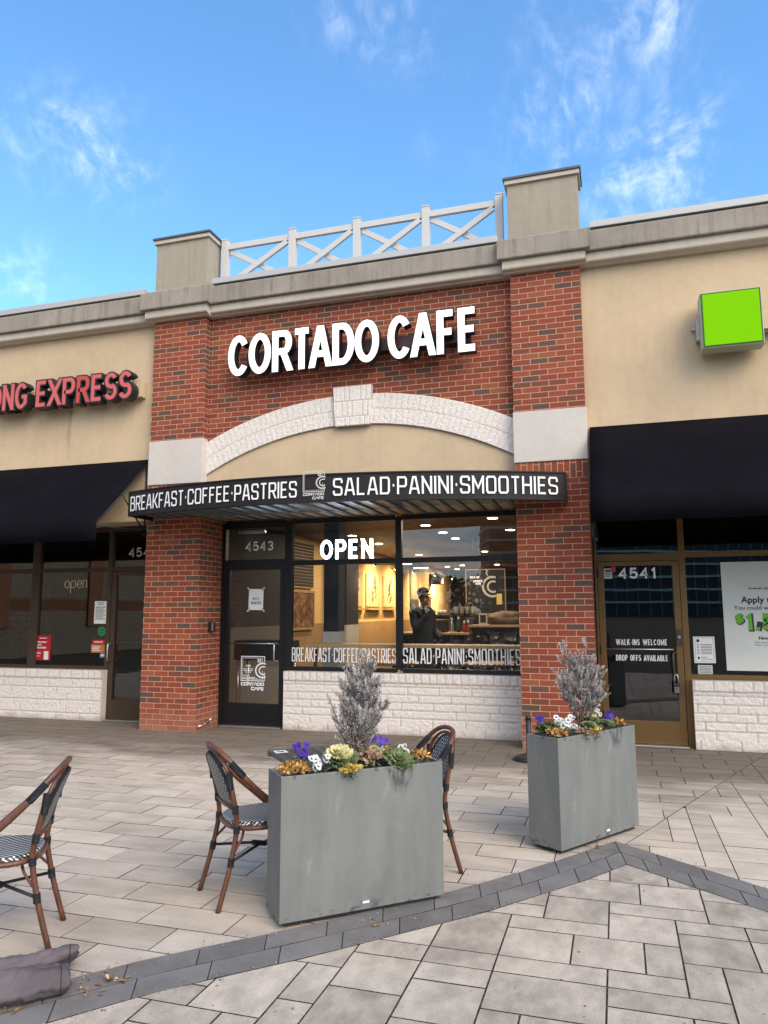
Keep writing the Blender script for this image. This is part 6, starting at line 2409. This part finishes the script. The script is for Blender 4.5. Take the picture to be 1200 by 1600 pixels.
def pansies(base, n, spread, mat, label, seed, h=(.03, .075), size=.021, white=False, facev=None, leaves=True):
    rr = random.Random(seed)
    r_ = empty('pansy_plant', tuple(base), 0, label, 'flowers')
    camd = Vector((5.936, -8.467, 1.493))
    lf = MB()
    if leaves:
        for k in range(46):
            a, rd_ = rr.uniform(0, 6.28), spread * math.sqrt(rr.random())
            p = base + Vector((math.cos(a) * rd_, math.sin(a) * rd_, rr.uniform(-.02, h[0])))
            d = Vector((math.cos(a + rr.uniform(-1, 1)), math.sin(a + rr.uniform(-1, 1)), rr.uniform(-.1, .7)))
            petal(lf, p, d, Vector((rr.uniform(-.3, .3), rr.uniform(-.3, .3), 1)).normalized(), rr.uniform(.018, .034), .014, -.15, rr.random(), rr)
        P(lf.build('leaves', M_leaf), r_)
    for k in range(n):
        a, rd_ = rr.uniform(0, 6.28), spread * math.sqrt(rr.random()) * .95
        c = base + Vector((math.cos(a) * rd_, math.sin(a) * rd_, rr.uniform(*h)))
        f = ((camd - c).normalized() + Vector((rr.uniform(-.55, .55), rr.uniform(-.55, .55), rr.uniform(.0, .9)))).normalized()
        up_ = (Vector((0, 0, 1)) - f * f.z).normalized()
        sd_ = up_.cross(f)
        m = MB()
        s_ = size * rr.uniform(.8, 1.15)
        vr = rr.uniform(.3, 1)
        for ang, l, w, back in ((60, 1.0, 1.2, -.002), (120, 1.0, 1.2, -.0025), (5, .85, 1.0, 0), (175, .85, 1.0, .0005), (270, 1.05, 1.5, .001)):
            d = sd_ * math.cos(R(ang)) + up_ * math.sin(R(ang))
            blot = white and ang in (5, 175, 270)
            tint = (lambda t, b=blot, v=vr: (.1 if (b and t < .38) else max(.3, v))) if white else (lambda t, v=vr: .0 if t < .4 else v)
            petal(m, c + f * back, d, f, s_ * l, s_ * w, .10, tint, rr, 4)
        m.lathe([(.0015, 0), (.0025, .001)], tuple(c + f * .002), 6)
        for i, t in enumerate(m.tint):
            if t is None: m.tint[i] = (.6, 0, 0)
        P(m.build('flower', mat), r_)
        st = MB()
        st.tube([base + (c - base) * .4 + Vector((0, 0, -.02)), c - f * .004], .0012, 5)
        for i in range(len(st.tint)): st.tint[i] = (.5, 0, 0)
        if k < 6:
            P(st.build('stem', M_leaf), r_)
    return r_


def rosette(base, rad, center, label, seed, name='ornamental_cabbage', cat='cabbage plant', outer=None, tilt=(0, 0, 1)):
    rr = random.Random(seed)
    r_ = empty(name, tuple(base), 0, label, cat)
    T = Vector(tilt).normalized()
    X = T.cross(Vector((.3, 1, 0))).normalized()
    Y = T.cross(X)
    def ruff(mb, c, d, nrm, l, w, tlo, thi):
        d = d.normalized()
        s_ = d.cross(nrm).normalized()
        ph = rr.uniform(0, 6)
        prev = None
        for k in range(5):
            t = k / 4
            ww = w * (.3 + .7 * math.sin(math.pi * min(.85, .15 + .7 * t)))
            row = []
            for i in range(7):
                s = -1 + i / 3
                rf = math.sin(i * 2.6 + ph + k) * .16 * w * t * abs(s) ** .5 + (math.sin(i * 3.1 + ph) * .14 * l * t * t)
                row.append(c + d * l * (t - .18 * s * s * t) + s_ * s * ww * .5 + nrm * rf + nrm * .22 * l * math.sin(t * 1.6))
            if prev:
                for i in range(6):
                    edge = abs(i - 2.5) / 2.5 * .5 + t * .5
                    mb.face([prev[i], prev[i + 1], row[i + 1], row[i]], smooth=True, tint=(min(1, max(0, tlo + (thi - tlo) * (1 - edge) + rr.uniform(-.08, .08))), 0, 0))
            prev = row
    o = MB()
    for ringn, (n, rf, up_, ln) in enumerate(((13, .18, .10, .85), (13, .14, .30, .78), (11, .10, .55, .62))):
        for k in range(n):
            a = 2 * math.pi * (k + .5 * ringn) / n + rr.uniform(-.15, .15)
            o_ = X * math.cos(a) + Y * math.sin(a)
            d = o_ + T * (up_ + rr.uniform(-.12, .12))
            ruff(o, base + o_ * rad * rf, d, (T - o_ * up_ * .6).normalized(), rad * ln * rr.uniform(.85, 1.1), rad * .62, .0, .42)
    P(o.build('outer_leaves', outer or M_frill), r_)
    ce = MB()
    for ringn, (n, rf, up_, ln, zz) in enumerate(((15, .12, .40, .70, .14), (14, .08, .75, .58, .20), (11, .05, 1.3, .46, .26), (8, .03, 2.5, .34, .30))):
        for k in range(n):
            a = 2 * math.pi * (k + .4 * ringn) / n + rr.uniform(-.2, .2)
            o_ = X * math.cos(a) + Y * math.sin(a)
            ruff(ce, base + o_ * rad * rf + T * rad * zz, o_ + T * up_, (T - o_ * .4).normalized(), rad * ln, rad * .42, .3, 1.0)
    P(ce.build('heart', center), r_)
    return r_


def petal_heap(base, rad, flat, mat, n, label, seed, name='marigold_plant', cat='flowers', size=(.012, .022), drop=None):
    rr = random.Random(seed)
    r_ = empty(name, tuple(base), 0, label, cat)
    m = MB()
    for k in range(n):
        a = rr.uniform(0, 6.28)
        e = math.acos(rr.uniform(-.15, 1))
        o_ = Vector((math.sin(e) * math.cos(a), math.sin(e) * math.sin(a), math.cos(e)))
        p = base + Vector((o_.x * rad, o_.y * rad, o_.z * rad * flat)) * rr.uniform(.55, 1)
        d = (o_ + Vector((rr.uniform(-.9, .9), rr.uniform(-.9, .9), rr.uniform(-.5, .6)))).normalized()
        l = rr.uniform(*size)
        petal(m, p, d, (o_ + Vector((rr.uniform(-.4, .4),) * 3)).normalized(), l, l * rr.uniform(.6, 1.0), rr.uniform(-.5, .5), rr.random(), rr)
    P(m.build('petals', mat), r_)
    m = MB()
    for k in range(36):
        a, rd_ = rr.uniform(0, 6.28), rad * 1.05 * math.sqrt(rr.random())
        p = base + Vector((math.cos(a) * rd_, math.sin(a) * rd_, rr.uniform(-.04, -.005)))
        d = Vector((math.cos(a), math.sin(a), rr.uniform(-.4, .4)))
        petal(m, p, d, Vector((0, 0, 1)), rr.uniform(.015, .028), .012, -.2, rr.random(), rr)
    P(m.build('leaves', M_leaf), r_)
    return r_


petal_heap(on1(.085, .075, .715), .070, .45, M_orange, 330, 'faded orange flower clump at left end of the nearer planter', 21)
pansies(on1(.165, .135, .725), 9, .060, M_violet, 'violet pansies standing above the white ones in the nearer planter', 31, h=(.035, .095), size=.021)
pansies(on1(.215, .070, .715), 15, .060, M_whitep, 'white pansies with dark eyes left of the cream cabbage in nearer planter', 32, h=(.0, .075), size=.019, white=True)
rosette(on1(.335, .085, .735), .100, M_cream, 'cream ornamental cabbage left of the conifer in the nearer planter', 41, tilt=(.12, -.30, .9))
petal_heap(on1(.365, .005, .705), .042, .6, M_yellow, 120, 'yellow faded leaves hanging over the nearer planter rim below the cream cabbage', 22, size=(.014, .028))
petal_heap(on1(.50, .085, .735), .052, .8, M_dryp, 110, 'dry pinkish leaf clump right of the conifer stem in the nearer planter', 23, name='withered_plant', cat='plant', size=(.018, .034))
rosette(on1(.575, .155, .73), .070, M_cream, 'yellow ornamental cabbage right of the conifer in the nearer planter', 42)
petal_heap(on1(.615, .165, .76), .026, .6, M_orange, 70, 'small orange flower beside the yellow cabbage in the nearer planter', 24)
pansies(on1(.63, .20, .745), 7, .075, M_violet, 'violet pansies behind the yellow cabbage at right of the nearer planter', 33, h=(.03, .075), size=.019)
rosette(on1(.655, .05, .71), .080, M_frill, 'green frilly cabbage hanging over the rim at right of the nearer planter', 43, tilt=(.35, -.5, .8))
pansies(on1(.70, .10, .725), 7, .055, M_whitep, 'white pansies with black eyes at right end of the nearer planter', 34, h=(.015, .05), size=.019, white=True)
petal_heap(on1(.80, .10, .715), .055, .5, M_orange, 200, 'orange flower clump at right end of the nearer planter', 25)

petal_heap(on2(.09, .07, .715), .062, .45, M_orange, 240, 'orange flower clump at left end of the farther planter', 26)
petal_heap(on2(.13, .16, .725), .065, .5, M_leaf, 200, 'yellowish green leaf clump behind the orange flowers in the farther planter', 27, name='leafy_plant', cat='plant', size=(.016, .030))
pansies(on2(.235, .11, .725), 26, .070, M_whitep, 'large white pansy clump with black eyes in the farther planter', 35, h=(.01, .075), size=.020, white=True)
pansies(on2(.08, .20, .735), 4, .035, M_violet, 'violet pansies standing at the left end of the farther planter', 36, h=(.03, .07), size=.020)
rosette(on2(.50, .13, .735), .092, M_cream, 'cream ornamental cabbage right of the conifer in the farther planter', 44)
rosette(on2(.40, .05, .715), .068, M_frill, 'green frilly cabbage at the front rim of the farther planter', 45)
petal_heap(on2(.40, .01, .705), .035, .6, M_yellow, 110, 'yellow faded leaves over the farther planter rim', 28, size=(.014, .026))
petal_heap(on2(.30, .015, .708), .038, .5, M_dryp, 80, 'dry pink leaves at front rim of the farther planter', 29, name='withered_plant', cat='plant', size=(.016, .03))
pansies(on2(.60, .16, .745), 8, .06, M_whitep, 'white pansies at the back of the farther planter right of the cream cabbage', 37, h=(.02, .07), size=.018, white=True)
pansies(on2(.66, .10, .73), 7, .06, M_violet, 'violet pansies right of the cream cabbage in the farther planter', 38, h=(.02, .065), size=.020)
rosette(on2(.60, .05, .71), .065, M_frill, 'low green frilly cabbage under the right violet pansies in the farther planter', 46)
petal_heap(on2(.78, .10, .712), .060, .4, M_orange, 210, 'orange flower clump at right end of the farther planter', 30)

# ------------------------------------------------------------------ stanchion post behind the farther planter
sn = empty('stanchion_post', (5.03, -.60, 0), 0, 'black post on round base by the right brick pillar, behind the farther planter', 'post')
m = MB(); m.lathe([(.165, .0), (.165, .018), (.12, .04), (.05, .06), (.03, .07)], (5.03, -.60, .001), 28); P(m.build('base', 'black'), sn)
m = MB(); m.tube([(5.03, -.60, .06), (5.03, -.60, .40)], .027, 14); P(m.build('post', 'black'), sn)
m = MB(); m.lathe([(.031, 0), (.031, .03), (.024, .035)], (5.03, -.60, .40), 16); P(m.build('cap', 'black'), sn)

# ------------------------------------------------------------------ weight bags
def bag(p0, p1, r, seed, label, flat=.75, pin=.3, cock=0.0):
    """a sand filled fabric tube whose ends are pressed flat into a sewn seam"""
    p0, p1 = Vector(p0), Vector(p1)
    ax = (p1 - p0)
    L_ = ax.length
    ax.normalize()
    sd_ = ax.cross(Vector((0, 0, 1))).normalized()
    m = MB()
    n, K = 90, 48
    rows = []
    for i in range(n + 1):
        t = i / n
        e = min(t, 1 - t) * L_
        pinch = min(1.0, e / .075)
        fl = pin + (1 - pin) * math.sqrt(max(0.0, 1 - (1 - pinch) ** 2))
        wide = 1.12 + .20 * (1 - fl)
        row = []
        for k in range(K):
            a = 2 * math.pi * k / K
            c, s_ = math.cos(a), math.sin(a)
            q = p0 + ax * L_ * t
            d_ = noise.noise((t * 4.5, c * 1.3, s_ * 1.3 + seed)) * .20 + noise.noise((t * 15, c * 2.4 + seed, s_ * 2.4)) * .10
            fold = noise.noise((t * 26 + c * 1.2, seed * 3, s_ * 1.1))
            d_ += .16 * max(0, fold) ** 1.3 * (1.4 - fl) + .07 * fold + .06 * noise.noise((t * 40, c * 2, s_ * 2 + seed))
            d_ -= .10 * max(0, noise.noise((t * 9, c * 3.0 + 5, seed)) - .15)
            hx = r * wide * (1 + d_)
            hz = r * flat * (1 + d_ * 1.25) * fl
            lift = cock * max(0, t - .62) ** 2 * (1 + c) * .5 + (1 - fl) * r * .15 + noise.noise((t * 8, seed, 2.0)) * r * .15 * (1 - fl)
            row.append(q + sd_ * c * hx + ax * (noise.noise((c * 2, s_, seed)) * .018 * (1 - fl)) + Vector((0, 0, max(-.97 * r * flat, s_ * hz) + lift)))
        rows.append(row)
    for a, b in zip(rows[:-1], rows[1:]):
        for k in range(K):
            l = (k + 1) % K
            m.face([a[k], a[l], b[l], b[k]], smooth=True)
    m.face(rows[0][::-1]); m.face(rows[-1])
    o = m.build('weight_bag', 'bag', weld=True)
    sm_ = MB()
    i_ = n - 4
    sm_.tube([rows[i_][k] + (rows[i_][k] - (p0 + ax * L_ * i_ / n)).normalized() * .0012 for k in range(K)], .0016, 5, closed=True)
    sub(sm_.build('seam', 'black'), o)
    return tag(o, label, 'weight bag', 'grey weight bags by the left chair')


bag((3.22, -6.32, .062), (3.80, -5.81, .058), .067, 1.3, 'rounded grey fabric weight bag lying nearest the camera on the dark paver band', .86, .5)
bag((3.10, -6.14, .050), (3.70, -5.64, .050), .055, 6.1, 'crumpled grey fabric weight bag behind the rounder one, at the chair leg', .74, .40, .38)
ub = empty('parasol_base', (3.36, -6.05, .06), 0, 'black parasol base tube between the grey weight bags', 'parasol base')
m = MB(); m.tube([(3.24, -6.17, .125), (3.385, -6.045, .130)], .032, 14); P(m.build('tube', 'black'), ub)
m = MB(); m.lathe([(.22, .009), (.22, .02), (.05, .03)], (3.16, -6.02, 0), 24); P(m.build('plate', 'black'), ub)

# fallen leaves and crumbs of litter in the joints
lm = MB()
rr = random.Random(77)
M_litter = var_mat('fallen_leaf', [(0, (.14, .07, .03)), (.5, (.30, .18, .09)), (1, (.48, .38, .27))], .9)
for k in range(1000):
    if k < 420:
        q = rr.random()
        base = outer if rr.random() < .5 else lim
        i = rr.randrange(1, len(base) - 1)
        a, b = base[i], base[i + 1] if i + 1 < len(base) else base[i]
        t = rr.random()
        x, y = a[0] + (b[0] - a[0]) * t + rr.gauss(0, .02), a[1] + (b[1] - a[1]) * t + rr.gauss(0, .02)
        s_ = rr.uniform(.003, .009)
    elif k < 930:
        x, y = rr.uniform(3.0, 8.0), rr.uniform(-7.0, -2.0)
        s_ = rr.uniform(.003, .0085)
    else:
        i = rr.randrange(4)
        c = [(3.66, -5.98), (3.86, -5.73), (4.75, -4.83), (5.75, -3.36)][i]
        x, y = c[0] + rr.gauss(0, .06), c[1] + rr.gauss(0, .05)
        s_ = rr.uniform(.008, .020)
    a = rr.uniform(0, 6.28)
    z = .0095
    c, s2 = math.cos(a) * s_, math.sin(a) * s_
    k2 = rr.uniform(.3, .6)
    lm.face([(x - c, y - s2, z), (x + s2 * k2, y - c * k2, z + s_ * rr.uniform(.1, .6)), (x + c, y + s2, z + s_ * .15), (x - s2 * k2, y + c * k2, z + s_ * rr.uniform(.1, .5))], tint=(rr.random(), 0, 0))
tag(lm.build('leaf_litter', M_litter), kind='stuff')
# a few bigger curled dry leaves
def dry_leaf(x, y, s_, seed, label):
    rr = random.Random(seed)
    m = MB()
    for k in range(7):
        a = 2 * math.pi * k / 7
        d = Vector((math.cos(a), math.sin(a), rr.uniform(.1, .9)))
        petal(m, Vector((x, y, .012)), d, Vector((0, 0, 1)), s_ * rr.uniform(.6, 1.1), s_ * .55, rr.uniform(-.3, .5), rr.random(), rr)
    tag(m.build('dry_leaf', M_litter), label, 'leaf', 'dry leaves on the pavers')


dry_leaf(3.655, -5.975, .035, 1, 'curled brown leaf in front of the nearest grey weight bag')
dry_leaf(3.90, -5.70, .030, 2, 'curled brown leaf at right end of the weight bags')
dry_leaf(3.53, -5.99, .040, 3, 'orange brown leaf caught between the grey weight bags')

# ------------------------------------------------------------------ what the shop windows mirror
def tower_build(g):
    p = g.obj()
    sp = g.n('ShaderNodeSeparateXYZ', {0: p})
    c = g.mix(g.noise(g.map(p, scale=(.3, .3, .3)), 1.2, 4), (.012, .012, .013), (.10, .095, .09))
    g.setc(c)
    g.b.inputs['Roughness'].default_value = .6


bt = empty('office_block', (25, -195, 0), R(-16), 'tall dark glass block with white floor bands across the car park', 'building')
m = MB(); m.box(-52, 70, -18, 0, .0, 42); m.build('glass_wall', PBR('curtain_wall', build=tower_build), bt)
M_bandw = PBR('white_band', (.88, .80, .70), .6)
for k in range(13):
    m = MB(); m.box(-52.5, 70.5, -18.5, .5, 3.4 + 3.2 * k, 3.95 + 3.2 * k); m.build('floor_band', M_bandw, bt)
m = MB()
for k in range(42): m.box(-52 + k * 2.9, -51.7 + k * 2.9, .002, .3, .2, 42)
m.build('mullions', PBR('grey_mullion', (.25, .26, .28), .5), bt)
# far wood beyond the car park, a single mass of bare winter crowns
rr = random.Random(19)
tm = MB()
for k in range(4200):
    t = rr.random()
    x = -190 + 172 * t
    hgt = 9.5 + 3.5 * noise.noise((x * .05, 1.3, 0)) + 2.2 * noise.noise((x * .21, 4.0, 0))
    z = hgt * rr.random() ** .7
    c = Vector((x, -150 + rr.uniform(-5, 5), z))
    q = Vector((rr.uniform(-1, 1), rr.uniform(-.6, .6), rr.uniform(-1, 1))) * rr.uniform(.5, 1.2)
    w_ = Vector((rr.uniform(-1, 1), rr.uniform(-.6, .6), rr.uniform(-1, 1))) * rr.uniform(.4, 1.0)
    tm.face([c - q, c + w_, c + q, c - w_], tint=(rr.random(), 0, 0))
for k in range(170):
    x = -190 + 172 * rr.random()
    y_ = -150 + rr.uniform(-5, 5)
    tm.tube([(x, y_, 0), (x + rr.uniform(-.5, .5), y_, 5), (x + rr.uniform(-1, 1), y_, 9.5)], [.28, .2, .05], 5)
tm.tint = [t or (.2, 0, 0) for t in tm.tint]
tag(tm.build('far_wood', var_mat('bare_wood', [(0, (.020, .016, .014)), (1, (.060, .048, .040))], .9)), kind='stuff')
tanb = empty('raised_block_building', (-13, -14, 0), 0, 'tan block building with brown stripes, heightened to block sky light, left of the terrace', 'building')


def block_build(g):
    p = g.obj()
    sp = g.n('ShaderNodeSeparateXYZ', {0: p})
    r_ = g.m('DIVIDE', sp.outputs[2], .2)
    row = g.m('FLOOR', r_)
    c_ = g.m('ADD', g.m('DIVIDE', sp.outputs[1], .4), g.m('MULTIPLY', g.m('FLOORED_MODULO', row, 2.0), .5))
    d = g.m('MINIMUM', g.m('FRACT', r_), g.m('FRACT', c_))
    c = g.mix(g.sm(d, .05, .10), (.08, .06, .04), (.30, .23, .155))
    st = g.m('MULTIPLY', g.sm(sp.outputs[2], 1.55, 1.56), g.sm(sp.outputs[2], 1.97, 1.96))
    c = g.mix(st, c, (.22, .075, .026))
    g.setc(c)


m = MB(); m.box(-4, 0, -7, 10, 0, 11.6); m.build('wall', PBR('tan_block', build=block_build), tanb)  # unseen from the camera; height raised to keep side light off the planters
m = MB(); m.box(-4.1, .1, -7.1, 10.1, 11.6, 11.85); m.build('coping', 'flashing', tanb)
for k in range(3):
    m = MB(); m.box(.001, .06, -5 + k * 4.5, -4.3 + k * 4.5, 1.0, 4.2); m.build('pilaster', PBR('brown_pilaster', (.30, .12, .05), .7), tanb)
dkb = empty('sky_mask_block', (-13, -36, 0), 0, 'unseen dark block added beyond the tan block building to mask mirrored sky', 'building')  # added unseen mass that keeps mirrored sky out of the cafe door glass
m = MB(); m.box(-6, 0, -20, 14.5, 0, 12.5); m.build('wall', PBR('sky_mask_brown', (.050, .038, .030), .85), dkb)
m = MB(); m.box(-6.1, .1, -20.1, 14.6, 12.5, 12.8); m.build('coping', 'capmetal', dkb)  # coping of the added sky mask block
for k in range(7):
    for f_ in range(3):
        m = MB(); m.box(.001, .04, -18 + k * 4.6, -15.6 + k * 4.6, 1.0 + f_ * 3.9, 3.2 + f_ * 3.9); m.build('window', 'black_metal', dkb)  # windows of the added sky mask block
